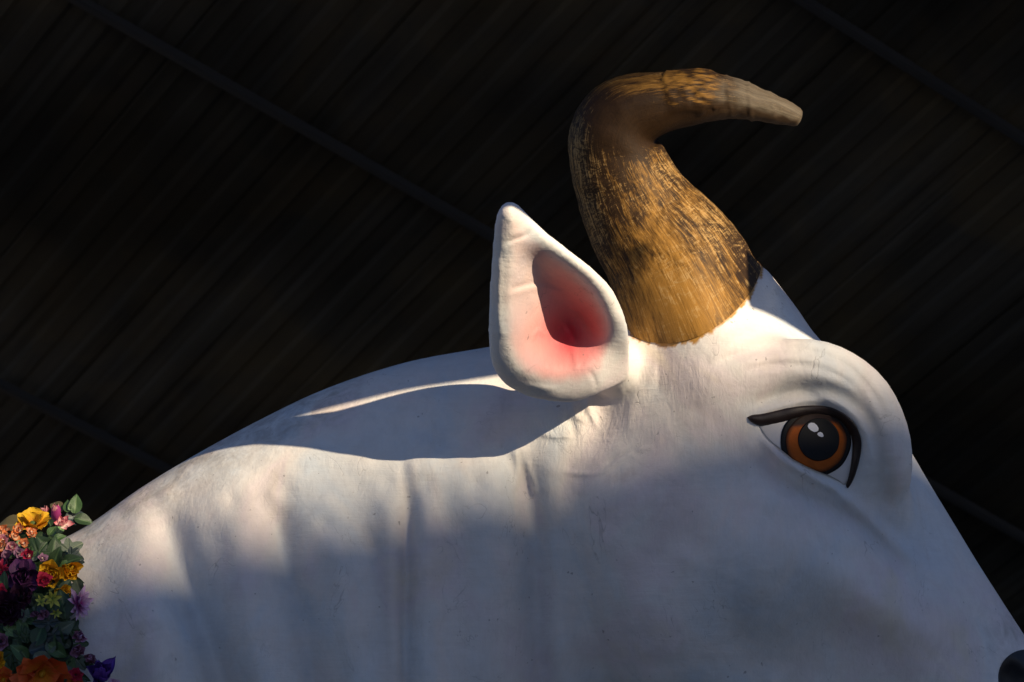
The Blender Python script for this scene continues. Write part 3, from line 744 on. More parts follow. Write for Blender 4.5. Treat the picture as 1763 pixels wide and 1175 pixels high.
und = np.r_[outw[:, 1], np.zeros(len(HV) - len(outw))]; und = sst(und + 0.25 * vnoise(hx, hy, 14, 55, 3), 0.10, 0.55) * sst(lsv, 0.56, 0.66)  # hook's underside: dark brown paint deepened to carry its shade
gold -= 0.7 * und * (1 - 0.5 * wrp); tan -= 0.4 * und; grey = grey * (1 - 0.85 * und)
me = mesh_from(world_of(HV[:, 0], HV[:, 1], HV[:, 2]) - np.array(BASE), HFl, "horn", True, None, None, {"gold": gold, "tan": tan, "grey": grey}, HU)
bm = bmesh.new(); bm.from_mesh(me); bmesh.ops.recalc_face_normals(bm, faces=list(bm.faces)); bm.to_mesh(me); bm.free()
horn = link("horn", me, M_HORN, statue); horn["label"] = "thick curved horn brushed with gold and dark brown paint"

# ------------------------------------------------------------------ eye
def polar_patch(outline, lift, rings=7, dome=0.0):
    """a filled patch that follows the eyeball, a little proud of what lies below it, with a turned-in edge"""
    o = np.array(outline); c = o.mean(0); V_, F_ = [], []; n = len(o)
    fr = np.r_[1.0, 1.0, np.linspace(0.94, 0.12, rings)]
    for r, f in enumerate(fr):
        for p in o:
            q = c + (p - c) * f
            V_.append((q[0], q[1], eye_depth(*q) - (lift if r else lift - 4.0) - dome * (1 - f * f)))
    V_.append((c[0], c[1], eye_depth(*c) - lift - dome))
    for r in range(len(fr) - 1):
        for j in range(n): k = (j + 1) % n; F_.append((r * n + j, r * n + k, (r + 1) * n + k, (r + 1) * n + j))
    for j in range(n): F_.append(((len(fr) - 1) * n + j, (len(fr) - 1) * n + (j + 1) % n, len(V_) - 1))
    return np.array(V_), F_
def fix(me):
    bm = bmesh.new(); bm.from_mesh(me); bmesh.ops.recalc_face_normals(bm, faces=list(bm.faces))
    c = [f for f in bm.faces]
    if sum((f.normal.dot(-FWD)) * f.calc_area() for f in c) < 0: bmesh.ops.reverse_faces(bm, faces=c)
    bm.to_mesh(me); bm.free(); return me
def dpart(name, VF, mat, parent, colors=None):
    v, f = VF; v = np.asarray(v)
    return link(name, fix(mesh_from(world_of(v[:, 0], v[:, 1], v[:, 2]) - np.array(BASE), f, name, True, None, colors)), mat, parent)
lid = np.array(E([(300, 380), (390, 490), (450, 590), (580, 692), (700, 790), (850, 868), (960, 915), (1050, 948), (1120, 985), (1260, 1090)]))
lidtop = np.array(E([(300, 420), (440, 440), (620, 385), (800, 350), (930, 340), (1060, 355), (1160, 405), (1240, 490), (1290, 600)]))
def clip_lid(pts):
    out = []
    for x, y in pts:
        yl = np.interp(x, lid[:, 0], lid[:, 1]); yt = np.interp(x, lidtop[:, 0], lidtop[:, 1])
        out.append((x, min(max(y, yt), yl - 0.4)))
    return out
def circ(cx, cy, rx, ry, n=72): 
    c = E([(cx, cy)])[0]; return [(c[0] + rx / 5.597 * math.cos(a) * (1 + 0.010 * math.sin(3 * a + rx) + 0.006 * math.sin(7 * a + ry)), c[1] + ry / 5.597 * math.sin(a) * (1 + 0.010 * math.sin(2 * a + ry) + 0.006 * math.sin(9 * a + rx))) for a in np.linspace(0, 2 * math.pi, n, endpoint=False)]
eye = dpart("eye", polar_patch(SCL, 1.2, 7), M_SCLERA, statue)
eye["label"] = "large painted eye with orange iris and white glints"
rim = dpart("iris_rim", polar_patch(clip_lid(circ(917, 625, 341, 335)), 2.4), M_BLACK, eye)
iv, if_ = polar_patch(clip_lid(circ(925, 628, 292, 292)), 3.4, 14)
def unE(v): return (v[:, 0] - 1240) * 5.597, (v[:, 1] - 650) * 5.597
ux, uy = unE(iv)
ic = np.tile(np.array([0.50, 0.105, 0.006]), (len(iv), 1))
fade = sst(uy + 0.10 * (ux - 700), 500, 455); ic = ic * (1 - fade[:, None]) + np.array([0.030, 0.016, 0.014]) * fade[:, None]
low = sst(uy, 600, 900) * 0.55; ic = ic * (1 - low[:, None]) + np.array([0.24, 0.060, 0.006]) * low[:, None]
rr_ = np.hypot((ux - 925) / 292, (uy - 628) / 292); ed = sst(rr_, 0.84, 1.0) * 0.85; ic = ic * (1 - ed[:, None]) + np.array([0.035, 0.018, 0.010]) * ed[:, None]
iris = dpart("iris", (iv, if_), M_IRIS, eye, ic)
dpart("pupil", polar_patch(clip_lid(circ(951, 600, 200, 205)), 4.4, 6), M_BLACK, eye)
dpart("glint", polar_patch(E([(842, 470), (850, 450), (875, 436), (905, 440), (930, 460), (948, 490), (946, 512), (930, 524), (905, 527), (875, 512), (850, 490)]), 5.6, 3), M_GLINT, eye)
dpart("glint", polar_patch(E([(934, 548), (945, 532), (965, 526), (985, 536), (996, 560), (994, 574), (975, 576), (950, 566)]), 5.6, 3), M_GLINT, eye)
nv_, nf_ = [], []
for r, rr in enumerate(np.r_[48, 47, np.linspace(46, 3, 14)]):
    for a in np.linspace(0, 2 * math.pi, 72, endpoint=False):
        x, y = 1766 + rr * math.cos(a), 1167 + rr * math.sin(a) * 1.02; nv_.append((x, y, depth(x, y, -20.0) - (1.6 if r else -3.0)))
for r in range(15):
    for j in range(72): k = (j + 1) % 72; nf_.append((r * 72 + j, r * 72 + k, (r + 1) * 72 + k, (r + 1) * 72 + j))
nf_.append(tuple(15 * 72 + j for j in range(72)))
nostril = dpart("nostril", (np.array(nv_), nf_), M_NOSE, statue)
# the raised black lid line
LO = resample(smooth_open(E([(258, 385), (310, 358), (400, 345), (520, 318), (640, 290), (780, 270), (930, 265), (1060, 282), (1160, 325), (1250, 390), (1310, 460), (1345, 540), (1366, 620), (1362, 720), (1342, 820), (1310, 930), (1270, 1020), (1232, 1070)]), 6), 90)
LI = resample(smooth_open(E([(258, 386), (300, 438), (370, 474), (440, 479), (540, 462), (620, 440), (720, 408), (800, 388), (900, 372), (1010, 382), (1110, 408), (1190, 462), (1235, 532), (1256, 600), (1263, 680), (1258, 760), (1245, 880), (1225, 980), (1208, 1048), (1231, 1071)]), 6), 90)
lv, lf = [], []; NS = 11
for i in range(90):
    for j in range(NS):
        t = j / (NS - 1); q = LO[i] * (1 - t) + LI[i] * t; thick = np.linalg.norm(LO[i] - LI[i])
        h = (math.sin(math.pi * t) ** 0.6) * min(7.5, 0.55 * thick)
        lv.append((q[0], q[1], smooth_depth(q[0], q[1], 4) - 0.5 - h + (5 if j in (0, NS - 1) else 0)))
for i in range(89):
    for j in range(NS - 1): lf.append((i * NS + j, i * NS + j + 1, (i + 1) * NS + j + 1, (i + 1) * NS + j))
lidline = dpart("eyelid_line", (np.array(lv), lf), M_LINER, statue); lidline["label"] = "thick black line arching over the eye and down its front corner"

# ------------------------------------------------------------------ added unseen boards, gapped off the horn: they shade the neck crest and poll
def frame_pt(x, py, y): return CAM + FRAME @ Vector(((x - 881.5) * K, DIST + y * K, (587.5 - py) * K))
bd = Vector((1.0, 0.0, 0.165)).normalized(); bn = SUN_P.cross(bd).normalized(); bo = bd.cross(bn)
bw = 128 * abs(bn.z) * K
q0 = Vector(((865 - 881.5), 0, (587.5 - (715 - 64)))) * K + SUN_P * (1600 * K)
BAX = (FRAME @ Matrix((bd, bo, bn)).transposed())
for x0_, x1_ in ((180, 866), (1108, 1640)):
    o = link("shade_board", box_mesh(0, 0, 0, (x1_ - x0_) * K / bd.x, 0.06, bw, None, 0.012), M_PURLIN, roof)
    o.matrix_local = Matrix.Translation(CAM + FRAME @ (q0 + bd * (((x0_ + x1_) / 2 - 865) * K / bd.x) + Vector((0, DIST, 0))) - P0) @ BAX.to_4x4()

# ------------------------------------------------------------------ garland of cloth flowers and leaves round the neck
GB = Vector(world_of(60, 1060, -200)); gar = thing("flower_garland", GB, "garland of colourful artificial flowers and ivy leaves around the white neck", "garland")
def grid_mesh(fn, nu, nv, name):
    v, f, uv, ve = [], [], [], []
    for j in range(nv):
        for i in range(nu):
            u, w_ = i / (nu - 1), j / (nv - 1); q = fn(u * 2 - 1, w_); v.append(q[:3]); uv.append((u, w_)); ve.append(q[3] if len(q) > 3 else 0.0)
    for j in range(nv - 1):
        for i in range(nu - 1): a = j * nu + i; f.append((a, a + 1, a + nu + 1, a + nu))
    return mesh_from(v, f, name, True, None, None, {"vein": ve}, uv)
def petal_fn(shape, cup, curl, wave=0.0, seed=0):
    rs = random.Random(seed); ph = rs.uniform(0, 6)
    def fn(u, v):
        if shape == "round": wd = 0.52 * math.sin(math.pi * min(1, 0.12 + 0.80 * v)) ** 0.7
        elif shape == "point": wd = 0.34 * math.sin(math.pi * (0.10 + 0.90 * v)) ** 0.8
        elif shape == "strap": wd = 0.21 * (math.sin(math.pi * min(0.97, 0.12 + 0.86 * v)) ** 0.45)
        else: wd = 0.66 * (0.25 + 0.75 * v ** 0.7) * (1.0 if v < 0.85 else 0.93)
        tipn = 0.12 * math.cos(u * math.pi * 0.5) * v ** 3
        wv = wave * v * v * math.sin(u * 7.5 + ph) + wave * 0.6 * v * math.sin(u * 15 + ph * 2)
        return (u * wd, v * (0.95 + tipn) - curl * 0.25 * v ** 3, cup * (u * u * wd * 0.9 + 0.35 * v * v) + curl * -0.35 * max(0, v - 0.6) ** 1.3 + wv * 0.5, 0.0)
    return fn
PETALS = {}
def petal_mesh(kind, mat):
    key = kind + mat.name
    if key not in PETALS:
        sh, cup, curl, wave = {"rose": ("round", 0.75, 0.7, 0.05), "tulip": ("point", 0.9, 0.1, 0.02), "daisy": ("strap", 0.25, 0.2, 0.02), "poppy": ("fan", 0.55, 0.25, 0.20), "lotus": ("point", 0.6, 0.0, 0.02),
                               "broad": ("round", 0.35, 0.35, 0.06), "bud": ("round", 1.1, -0.2, 0.02)}[kind]
        m_ = [grid_mesh(petal_fn(sh, cup, curl, wave, 11 * q + len(PETALS)), 9 if kind == "poppy" else 7, 8, "petal") for q in range(3)]
        for q in m_: q.materials.append(mat)
        PETALS[key] = m_
    return PETALS[key]
def dome(r, h, name, mat, bumpy=0.0):
    bm = bmesh.new(); bmesh.ops.create_uvsphere(bm, u_segments=14, v_segments=8, radius=1.0)
    for v in bm.verts:
        k = 1 + bumpy * mnoise.noise(v.co * 4.0); v.co = Vector((v.co.x * r * k, v.co.y * r * k, v.co.z * h * k))
    m_ = bpy.data.meshes.new(name); bm.to_mesh(m_); bm.free(); m_.polygons.foreach_set("use_smooth", np.ones(len(m_.polygons), bool)); m_.materials.append(mat); return m_
def place(px, py, off, face, roll=0.0):
    d0 = (depth(px, py, -30.0) if py > 900 else -30.0) - off
    h = rope_tree.ray_cast(Vector((px, py, -900)), Vector((0, 0, 1)))
    if h[0] is not None: d0 = min(d0, h[0].z - 4 - 0.5 * off)
    P = Vector(world_of(px, py, d0)) - GB
    z = (FRAME @ Vector(face)).normalized(); up = FRAME @ Vector((0, 0, 1)); x = up.cross(z)
    x = Vector((1, 0, 0)) if x.length < 1e-4 else x.normalized(); y = z.cross(x)
    return Matrix.Translation(P) @ Matrix((x, y, z)).transposed().to_4x4() @ Matrix.Rotation(roll, 4, 'Z')
def flower(name, px, py, off, r, face, kind, mat, layers, core, label=None):
    """layers: (count, tilt above the face plane in degrees, length, distance of the roots from the axis)"""
    rm = r * K; M = place(px, py, off, face, random.uniform(0, 6))
    cmat, cr, ch = core
    o = link(name, dome(cr * rm, ch * rm, name, cmat, 0.25), None, gar); o.matrix_local = M @ Matrix.Translation((0, 0, 18 * K))
    if label: o["label"] = label
    ms = petal_mesh(kind, mat)
    for li, (n, tilt, ln, ro) in enumerate(layers):
        for i in range(n):
            a = 2 * math.pi * (i + 0.5 * (li % 2)) / n + random.uniform(-0.12, 0.12)
            p = link("petal", ms[(i + li) % 3], None, o); sc = ln * rm * random.uniform(0.9, 1.08)
            p.matrix_local = Matrix.Rotation(a, 4, 'Z') @ Matrix.Translation(Vector((0, ro * rm, 0.05 * rm * li))) @ Matrix.Rotation(R_(tilt + random.uniform(-17, 17)), 4, 'X') @ Matrix.Rotation(random.uniform(-0.4, 0.4), 4, 'Y') @ Matrix.Diagonal((sc * random.uniform(0.8, 1.2), sc * random.uniform(0.85, 1.15), sc * random.uniform(0.7, 1.6), 1))
    return o
def ivy_fn():
    lob = [(-2.45, 0.42), (-1.95, 0.62), (-1.60, 0.44), (-1.00, 0.80), (-0.55, 0.52), (0.0, 1.05), (0.55, 0.52), (1.00, 0.80), (1.60, 0.44), (1.95, 0.62), (2.45, 0.42), (3.0, 0.22)]
    lob = [(-3.0, 0.22)] + lob
    aa = np.array([l[0] for l in lob]); rr = np.array([l[1] for l in lob])
    v, f, ve = [(0, 0, 0)], [], [1.0]; n = 61; rings = 6
    for k in range(1, rings + 1):
        for i in range(n):
            a = -3.0 + 6.0 * i / (n - 1); ro = np.interp(a, aa, rr); r = ro * k / rings
            dv = min(abs(a - t) for t in (-1.95, -1.0, 0.0, 1.0, 1.95)); ax = math.exp(-(dv * r / 0.035) ** 2)
            z = 0.10 * (1 - ax) * r - 0.22 * r * r + 0.05 * math.sin(3 * a) * r - 0.04 * ax
            v.append((math.sin(a) * r, math.cos(a) * r + 0.0, z)); ve.append(ax)
    for i in range(n - 1): f.append((0, 1 + i, 2 + i))
    for k in range(rings - 1):
        for i in range(n - 1): b = 1 + k * n + i; f.append((b, b + n, b + n + 1, b + 1))
    return mesh_from(v, f, "ivy_leaf", True, None, None, {"vein": ve})
def blade_mesh(wd, fold, bend, name):
    def fn(u, v):
        w_ = wd * math.sin(math.pi * (0.04 + 0.96 * v) ** 0.8) ** 0.9
        return (u * w_, v, fold * abs(u) * w_ - bend * v * v + 0.02 * math.sin(9 * v + 3 * u), math.exp(-(u / 0.16) ** 2))
    return grid_mesh(fn, 7, 10, name)
G_D = leaf_material("dark_ivy_cloth", (0.012, 0.030, 0.014), (0.030, 0.060, 0.026), (0.07, 0.13, 0.05))
G_M = leaf_material("mid_green_cloth", (0.030, 0.075, 0.022), (0.055, 0.12, 0.040), (0.14, 0.22, 0.09))
G_L = leaf_material("pale_green_cloth", (0.10, 0.20, 0.075), (0.16, 0.28, 0.11), (0.25, 0.36, 0.18))
G_G = leaf_material("grey_green_cloth", (0.055, 0.085, 0.062), (0.085, 0.12, 0.085), (0.18, 0.21, 0.15), 0.55)
G_B = leaf_material("bluish_dark_cloth", (0.012, 0.022, 0.024), (0.022, 0.038, 0.040), (0.045, 0.07, 0.07), 0.35)
G_O = leaf_material("olive_brown_cloth", (0.10, 0.085, 0.035), (0.17, 0.14, 0.065), (0.22, 0.18, 0.09), 0.6)
P_YEL = petal_material("yellow_petal", (0.62, 0.26, 0.01), (0.85, 0.50, 0.02)); P_RED = petal_material("crimson_petal", (0.30, 0.01, 0.03), (0.55, 0.02, 0.07))
P_PUR = petal_material("plum_petal", (0.05, 0.012, 0.05), (0.13, 0.035, 0.14)); P_DPL = petal_material("dark_plum_petal", (0.030, 0.006, 0.022), (0.065, 0.018, 0.050))
P_PNK = petal_material("pink_petal", (0.55, 0.10, 0.20), (0.70, 0.30, 0.32)); P_LOT = petal_material("pink_white_petal", (0.85, 0.72, 0.68), (0.75, 0.20, 0.24))
P_MAG = petal_material("magenta_white_petal", (0.42, 0.05, 0.32), (0.72, 0.48, 0.68)); P_VIO = petal_material("violet_petal", (0.10, 0.035, 0.30), (0.13, 0.05, 0.36))
P_ORA = petal_material("orange_red_petal", (0.75, 0.30, 0.03), (0.72, 0.13, 0.035)); P_ORC = petal_material("orange_cream_petal", (0.85, 0.66, 0.40), (0.80, 0.20, 0.05))
P_GYE = petal_material("green_yellow_petal", (0.25, 0.32, 0.05), (0.50, 0.48, 0.08)); P_MVE = petal_material("mauve_petal", (0.30, 0.12, 0.22), (0.40, 0.20, 0.30))
C_GRN = plain("green_flower_heart", (0.10, 0.16, 0.04), 0.6, 0.4, 60); C_DRK = plain("dark_flower_heart", (0.03, 0.02, 0.02), 0.6, 0.4, 60); C_YEL = plain("yellow_flower_heart", (0.60, 0.36, 0.03), 0.6, 0.3, 60)
C_CRM = plain("cream_bud_cloth", (0.75, 0.62, 0.48), 0.6, 0.15, 60); C_MAG = plain("magenta_bud_cloth", (0.32, 0.03, 0.16), 0.55, 0.35, 40)
IVY = {m.name: ivy_fn() for m in (G_D, G_M, G_L, G_G, G_B)}
for k_, m_ in IVY.items(): m_.materials.append(bpy.data.materials[k_])
BLADE = {}
for m in (G_D, G_M, G_L, G_G, G_B, G_O):
    for wd in (0.20, 0.34):
        b = blade_mesh(wd, 0.35, 0.28, "leaf"); b.materials.append(m); BLADE[(m.name, wd)] = b
def leaf(name, mesh, px, py, off, size, face, roll_deg, label=None):
    """roll: where the tip points on the picture side, degrees from up, clockwise"""
    o = link(name, mesh, None, gar); o.matrix_local = place(px, py, off, face, -R_(roll_deg)) @ Matrix.Scale(size * K, 4)
    if label: o["label"] = label
    return o
# the dark stuffed rope that carries the flowers
RP = smooth_open([(48, 950, 90), (48, 956, 20), (48, 966, -50), (50, 990, -120), (52, 1050, -190), (60, 1130, -225), (72, 1220, -245), (90, 1330, -260)], 8)
RP = np.array([(p[0], p[1], p[2] if p[1] < 950 else min(p[2], depth(p[0] + 30, p[1], p[2]) - 8)) for p in RP])
rv, rf = [], []; nr = 40
for i, p in enumerate(RP):
    T_ = RP[min(i + 1, len(RP) - 1)] - RP[max(i - 1, 0)]; T_ = T_ / np.linalg.norm(T_); n1 = np.array([1.0, 0, 0]); n2 = np.cross(T_, n1)
    for j in range(nr):
        a = 2 * math.pi * j / nr; q = p + 66 * math.cos(a) * n1 + 34 * math.sin(a) * n2; q = q + 9 * np.array(mnoise.noise_vector(Vector(q / 13.0))); rv.append(q)
for i in range(len(RP) - 1):
    for j in range(nr): k = (j + 1) % nr; rf.append((i * nr + j, i * nr + k, (i + 1) * nr + k, (i + 1) * nr + j))
rv = np.array(rv); rope_tree = BVHTree.FromPolygons([tuple(v) for v in rv], rf); me = mesh_from(world_of(rv[:, 0], rv[:, 1], rv[:, 2]) - np.array(GB), rf, "rope"); me.attributes.new("vein", 'FLOAT', 'POINT')
link("rope", me, G_D, gar)
F0, FU, FR, FL = (0.05, -1, 0.15), (0.0, -0.75, 0.7), (0.6, -0.8, 0.1), (-0.5, -0.85, 0.2)
# top edge
leaf("leaf", BLADE[(G_M.name, 0.34)], 128, 884, 0, 34, (0.2, -1, 0.1), 8); leaf("leaf", BLADE[(G_L.name, 0.20)], 118, 878, 4, 30, (0.5, -0.8, 0.3), 38, "pale curling leaf at the top of the garland")
leaf("leaf", BLADE[(G_M.name, 0.34)], 118, 882, 2, 24, (-0.3, -0.9, 0.2), -18); leaf("leaf", BLADE[(G_O.name, 0.34)], 108, 880, -6, 32, (0.0, -0.8, 0.6), -50); leaf("leaf", BLADE[(G_O.name, 0.20)], 92, 884, -6, 26, (0.2, -0.8, 0.6), 40)
leaf("leaf", BLADE[(G_B.name, 0.34)], 112, 895, 0, 44, (0.3, -0.9, 0.4), 78); leaf("leaf", BLADE[(G_D.name, 0.34)], 128, 893, -4, 34, (0.1, -0.8, 0.6), 100); leaf("leaf", BLADE[(G_L.name, 0.20)], 62, 890, 0, 18, F0, 80)
leaf("leaf", BLADE[(G_O.name, 0.34)], 42, 905, -4, 52, (0.0, -0.8, 0.7), -82, "dry olive leaf on top of the garland"); leaf("leaf", BLADE[(G_O.name, 0.34)], 66, 912, -8, 30, (0, -0.9, 0.5), -14); leaf("leaf", BLADE[(G_D.name, 0.34)], 88, 906, -4, 30, (0, -0.9, 0.5), -30)
flower("yellow_flower", 58, 921, 22, 33, (0.05, -0.55, 0.85), "broad", P_YEL, [(7, 14, 0.95, 0.12), (6, 42, 0.75, 0.06)], (C_GRN, 0.22, 0.30), "ruffled yellow flower in the sun at the top")
flower("tulip_bud", 97, 899, 14, 17, (0.05, -0.55, 0.9), "tulip", P_PNK, [(5, 74, 1.15, 0.30)], (C_MAG, 0.52, 0.95), "pink and purple tulip bud")
flower("tulip_bud", 83, 902, 10, 13, (-0.2, -0.4, 0.9), "tulip", P_PNK, [(3, 72, 1.2, 0.2)], (C_MAG, 0.3, 0.6))
flower("lotus_flower", 106, 917, 26, 17, (0.2, -0.7, 0.7), "lotus", P_LOT, [(6, 28, 1.0, 0.12), (5, 58, 0.8, 0.05)], (C_CRM, 0.22, 0.25), "small white flower with pink petal tips")
for (x, y, r) in ((36, 927, 12), (14, 926, 12), (52, 930, 11), (24, 938, 11), (4, 938, 13), (8, 925, 10), (58, 934, 9)):
    flower("small_blossom", x, y, 26, r, (random.uniform(-.3, .3), -0.7, 0.7), "broad", P_ORC, [(5, 25, 1.0, 0.08), (4, 60, 0.7, 0.05)], (C_CRM, 0.35, 0.35))
for (x, y, rl, m) in ((18, 938, 30, G_L), (32, 932, 60, G_L), (92, 924, -20, G_L), (84, 922, 20, G_M), (10, 946, 50, G_L), (48, 925, 0, G_M), (98, 918, 40, G_L), (20, 950, -30, G_M), (92, 930, 60, G_M)):
    leaf("leaf", BLADE[(m.name, 0.34)], x, y, 26, 22, (random.uniform(-.3, .3), -0.8, 0.5), rl)
for (x, y) in ((16, 946), (22, 950), (12, 953), (20, 958), (60, 930), (66, 933)):
    o = link("bud", dome(4.5 * K, 5.0 * K, "bud", C_CRM, 0.1), None, gar); o.matrix_local = place(x, y, 40, F0)
leaf("ivy_leaf", IVY[G_D.name], 66, 952, 62, 30, (0.05, -0.9, 0.3), -22, "dark green ivy leaf with a tall pointed lobe"); leaf("ivy_leaf", IVY[G_M.name], 52, 958, 58, 23, (-0.1, -0.9, 0.3), -60)
leaf("ivy_leaf", IVY[G_G.name], 118, 948, 54, 31, (0.35, -0.85, 0.4), 62, "grey green ivy leaf lying against the white neck"); leaf("ivy_leaf", IVY[G_B.name], 122, 956, 48, 24, (0.3, -0.95, 0.0), 110)
# middle
flower("plum_flower", 42, 996, 46, 30, (0.1, -0.95, 0.2), "rose", P_PUR, [(7, 12, 0.95, 0.1), (6, 38, 0.8, 0.1), (5, 62, 0.6, 0.05)], (C_DRK, 0.2, 0.25), "large plum purple flower")
flower("yellow_ranunculus", 112, 984, 40, 20, (0.35, -0.9, 0.15), "bud", P_YEL, [(6, 30, 0.95, 0.25), (6, 55, 0.85, 0.2), (5, 75, 0.65, 0.1)], (C_YEL, 0.35, 0.4), "round golden flower against the white neck")
flower("yellow_ranunculus", 88, 992, 42, 25, (0.1, -0.95, 0.15), "rose", P_YEL, [(7, 12, 0.95, 0.15), (6, 36, 0.8, 0.12), (5, 62, 0.6, 0.08)], (C_GRN, 0.2, 0.25), "open golden flower with green heart")
flower("yellow_ranunculus", 104, 1012, 36, 17, (0.3, -0.9, -0.3), "rose", P_YEL, [(6, 12, 0.95, 0.15), (5, 46, 0.8, 0.12)], (C_YEL, 0.2, 0.25))
flower("red_daisy", 76, 999, 62, 14, (0.1, -1, 0.1), "broad", P_RED, [(7, 12, 0.95, 0.05), (5, 40, 0.6, 0.05)], (C_DRK, 0.15, 0.15))
flower("red_daisy", 4, 986, 52, 17, (0.0, -1, 0.3), "daisy", P_RED, [(9, 14, 1.0, 0.05), (7, 34, 0.8, 0.05)], (C_DRK, 0.15, 0.15)); flower("red_daisy", 2, 1024, 52, 18, F0, "broad", P_RED, [(6, 14, 0.95, 0.05), (5, 44, 0.7, 0.05)], (C_DRK, 0.15, 0.15))
flower("red_daisy", 4, 962, 40, 15, F0, "rose", P_RED, [(6, 14, 0.95, 0.05), (5, 44, 0.7, 0.05)], (C_DRK, 0.15, 0.15)); flower("plum_flower", 18, 968, 40, 17, (0, -0.9, 0.3), "rose", P_MVE, [(6, 14, 0.95, 0.1), (5, 46, 0.75, 0.08)], (C_DRK, 0.2, 0.2))
flower("plum_flower", 24, 975, 36, 15, (0.1, -0.9, 0.3), "rose", P_DPL, [(6, 16, 0.95, 0.1), (5, 46, 0.75, 0.08)], (C_DRK, 0.2, 0.2))
flower("green_star_flower", 90, 1031, 58, 15, (0.15, -1, 0.1), "daisy", P_GYE, [(7, 10, 1.0, 0.03), (6, 35, 0.65, 0.02)], (C_GRN, 0.16, 0.2), "yellow green star shaped flower"); flower("green_star_flower", 72, 1037, 52, 10, (0.1, -1, 0.1), "daisy", P_GYE, [(6, 14, 1.0, 0.03)], (C_GRN, 0.2, 0.2)); flower("green_star_flower", 98, 1052, 54, 10, (0.1, -1, -0.1), "daisy", P_GYE, [(6, 14, 1.0, 0.03)], (C_GRN, 0.2, 0.2))
flower("pink_gerbera", 120, 1041, 44, 27, (0.92, -0.55, 0.1), "daisy", P_MAG, [(14, 8, 1.0, 0.1), (12, 26, 0.82, 0.1), (10, 46, 0.6, 0.05)], (C_MAG, 0.25, 0.15), "pink and white gerbera seen from its side")
flower("dark_plum_rose", 12, 1052, 50, 34, (0.1, -1, 0.1), "rose", P_DPL, [(8, 8, 0.95, 0.1), (7, 32, 0.8, 0.1), (6, 58, 0.6, 0.05)], (C_DRK, 0.22, 0.25), "wide dark plum rose"); flower("dark_plum_rose", 38, 1032, 36, 24, (0.1, -1, 0.3), "rose", P_DPL, [(7, 10, 0.95, 0.1), (6, 42, 0.7, 0.08)], (C_DRK, 0.2, 0.2))
leaf("ivy_leaf", IVY[G_G.name], 44, 1062, 66, 18, (0.3, -0.9, 0.1), -40, "grey green ivy leaf with a pale edge"); leaf("ivy_leaf", IVY[G_L.name], 14, 1086, 70, 20, (-0.1, -0.85, 0.4), 68, "pale green ivy leaf at the left"); leaf("leaf", BLADE[(G_L.name, 0.20)], 6, 1084, 66, 34, (0.1, -0.8, 0.5), 66)
leaf("leaf", BLADE[(G_M.name, 0.34)], 22, 1014, 58, 22, F0, 84); leaf("leaf", BLADE[(G_M.name, 0.34)], 68, 1012, 44, 22, F0, -6); leaf("leaf", BLADE[(G_D.name, 0.34)], 112, 1066, 50, 50, (0.4, -0.9, 0.1), -4); leaf("leaf", BLADE[(G_D.name, 0.34)], 104, 1028, 46, 34, (0.2, -0.9, 0.1), 30)
leaf("ivy_leaf", IVY[G_B.name], 84, 1074, 60, 34, (0.3, -0.95, 0.2), -28, "dark bluish ivy leaf below the green stars"); leaf("ivy_leaf", IVY[G_B.name], 92, 1096, 52, 31, (0.2, -0.95, 0.1), 150); leaf("ivy_leaf", IVY[G_D.name], 122, 1086, 46, 24, (0.5, -0.85, 0.2), 40); leaf("ivy_leaf", IVY[G_D.name], 132, 1108, 42, 23, (0.5, -0.85, 0.1), 95)
leaf("leaf", BLADE[(G_G.name, 0.20)], 56, 1046, 62, 36, (0.5, -0.8, 0.4), 132)
# bottom
for (x, y, r) in ((126, 1112, 13), (136, 1122, 12), (146, 1130, 13), (151, 1141, 10), (128, 1098, 11), (142, 1092, 12), (70, 1062, 12), (62, 1052, 9)):
    flower("mauve_blossom", x, y, 40, r, (random.uniform(0, .6), -0.9, random.uniform(-.2, .3)), "bud", P_MVE if y != 1092 else P_MAG, [(5, 30, 0.95, 0.1), (4, 62, 0.8, 0.05)], (C_DRK, 0.2, 0.25))
leaf("ivy_leaf", IVY[G_D.name], 36, 1098, 60, 23, (0.1, -0.95, 0.2), 10); leaf("ivy_leaf", IVY[G_D.name], 22, 1124, 62, 31, (-0.1, -0.95, 0.2), 178, "big dark green ivy leaf beside the orange poppy"); leaf("ivy_leaf", IVY[G_D.name], 46, 1096, 52, 20, (0.2, -0.9, 0.1), 60); leaf("ivy_leaf", IVY[G_G.name], 132, 1136, 46, 23, (0.4, -0.9, 0.1), 140); leaf("leaf", BLADE[(G_G.name, 0.34)], 112, 1146, 56, 40, (0.2, -0.95, 0.2), 170)
flower("orange_poppy", 72, 1150, 66, 46, (0.15, -0.95, -0.25), "poppy", P_ORA, [(6, 26, 0.95, 0.06), (5, 52, 0.8, 0.05)], (C_YEL, 0.16, 0.35), "big wavy orange poppy at the bottom"); flower("orange_poppy", 8, 1172, 54, 24, F0, "poppy", P_ORA, [(6, 20, 0.95, 0.06), (5, 52, 0.7, 0.05)], (C_YEL, 0.16, 0.3))
flower("yellow_flower", -4, 1136, 56, 20, F0, "rose", P_YEL, [(6, 12, 0.95, 0.1), (5, 46, 0.8, 0.08)], (C_YEL, 0.2, 0.25)); flower("plum_flower", 4, 1106, 50, 18, F0, "rose", P_MVE, [(6, 12, 0.95, 0.1), (5, 46, 0.8, 0.08)], (C_DRK, 0.2, 0.25))
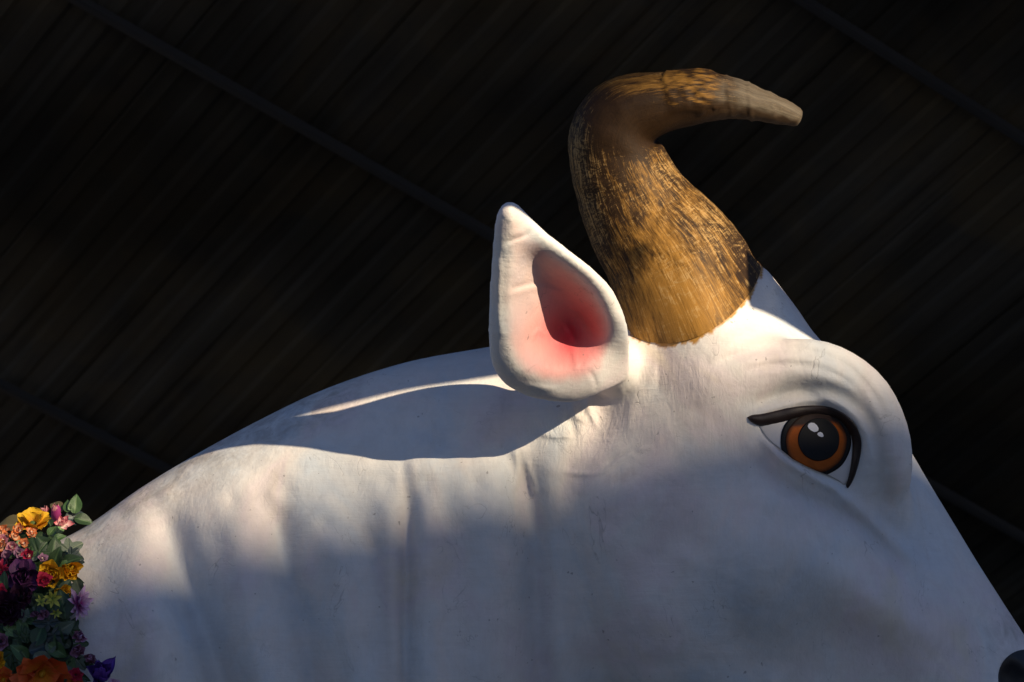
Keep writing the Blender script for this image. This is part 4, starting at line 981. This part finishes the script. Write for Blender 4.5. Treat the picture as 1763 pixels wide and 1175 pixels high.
flower("red_daisy", 132, 1163, 52, 13, F0, "broad", P_RED, [(7, 10, 0.95, 0.05), (5, 40, 0.6, 0.05)], (C_DRK, 0.15, 0.15)); flower("orange_blossom", 130, 1178, 46, 16, F0, "broad", P_ORA, [(6, 20, 0.95, 0.05), (5, 50, 0.7, 0.05)], (C_YEL, 0.15, 0.2))
flower("violet_flower", 172, 1182, 44, 36, (0.15, -0.75, 0.6), "tulip", P_VIO, [(6, 34, 1.0, 0.08), (5, 60, 0.9, 0.06)], (C_DRK, 0.16, 0.2), "violet flower with upright petals against the neck"); flower("violet_flower", 198, 1186, 34, 18, F0, "broad", P_MAG, [(6, 14, 0.95, 0.05)], (C_DRK, 0.15, 0.15))
for (x, y, r, m) in ((8, 950, 13, P_ORC), (26, 952, 12, P_PNK), (42, 946, 11, P_ORC), (34, 962, 12, P_MVE), (56, 966, 12, P_RED), (4, 940, 12, P_PNK), (70, 972, 10, P_MVE)):
    flower("small_blossom", x, y, 66, r, (random.uniform(-.3, .3), -0.8, 0.5), "broad", m, [(5, 25, 1.0, 0.08), (4, 60, 0.7, 0.05)], (C_CRM, 0.35, 0.35))
for (x, y, sz, rl, g_) in ((6, 962, 30, -40, G_M), (30, 948, 26, 30, G_L), (46, 956, 26, -10, G_D), (14, 940, 24, 60, G_M), (60, 1112, 40, 20, G_D), (58, 1128, 40, 120, G_G), (50, 1122, 34, 70, G_B)):
    leaf("leaf", BLADE[(g_.name, 0.34)], x, y, 62, sz, (random.uniform(-.3, .4), -0.9, 0.3), rl)
# filler foliage all over the rope
FILL = [(G_D, 0.34), (G_B, 0.34), (G_D, 0.20), (G_G, 0.34), (G_D, 0.34), (G_M, 0.34)]
for i in range(130):
    x, y = random.uniform(-25, 132), random.uniform(935, 1215); m, wd = random.choice(FILL)
    if y < 980 and m is G_G: m = G_D
    leaf("leaf", BLADE[(m.name, wd)], x, y, random.uniform(26, 44), random.uniform(24, 40), (random.uniform(-.6, .7), -0.9, random.uniform(-.4, .5)), random.uniform(0, 360))
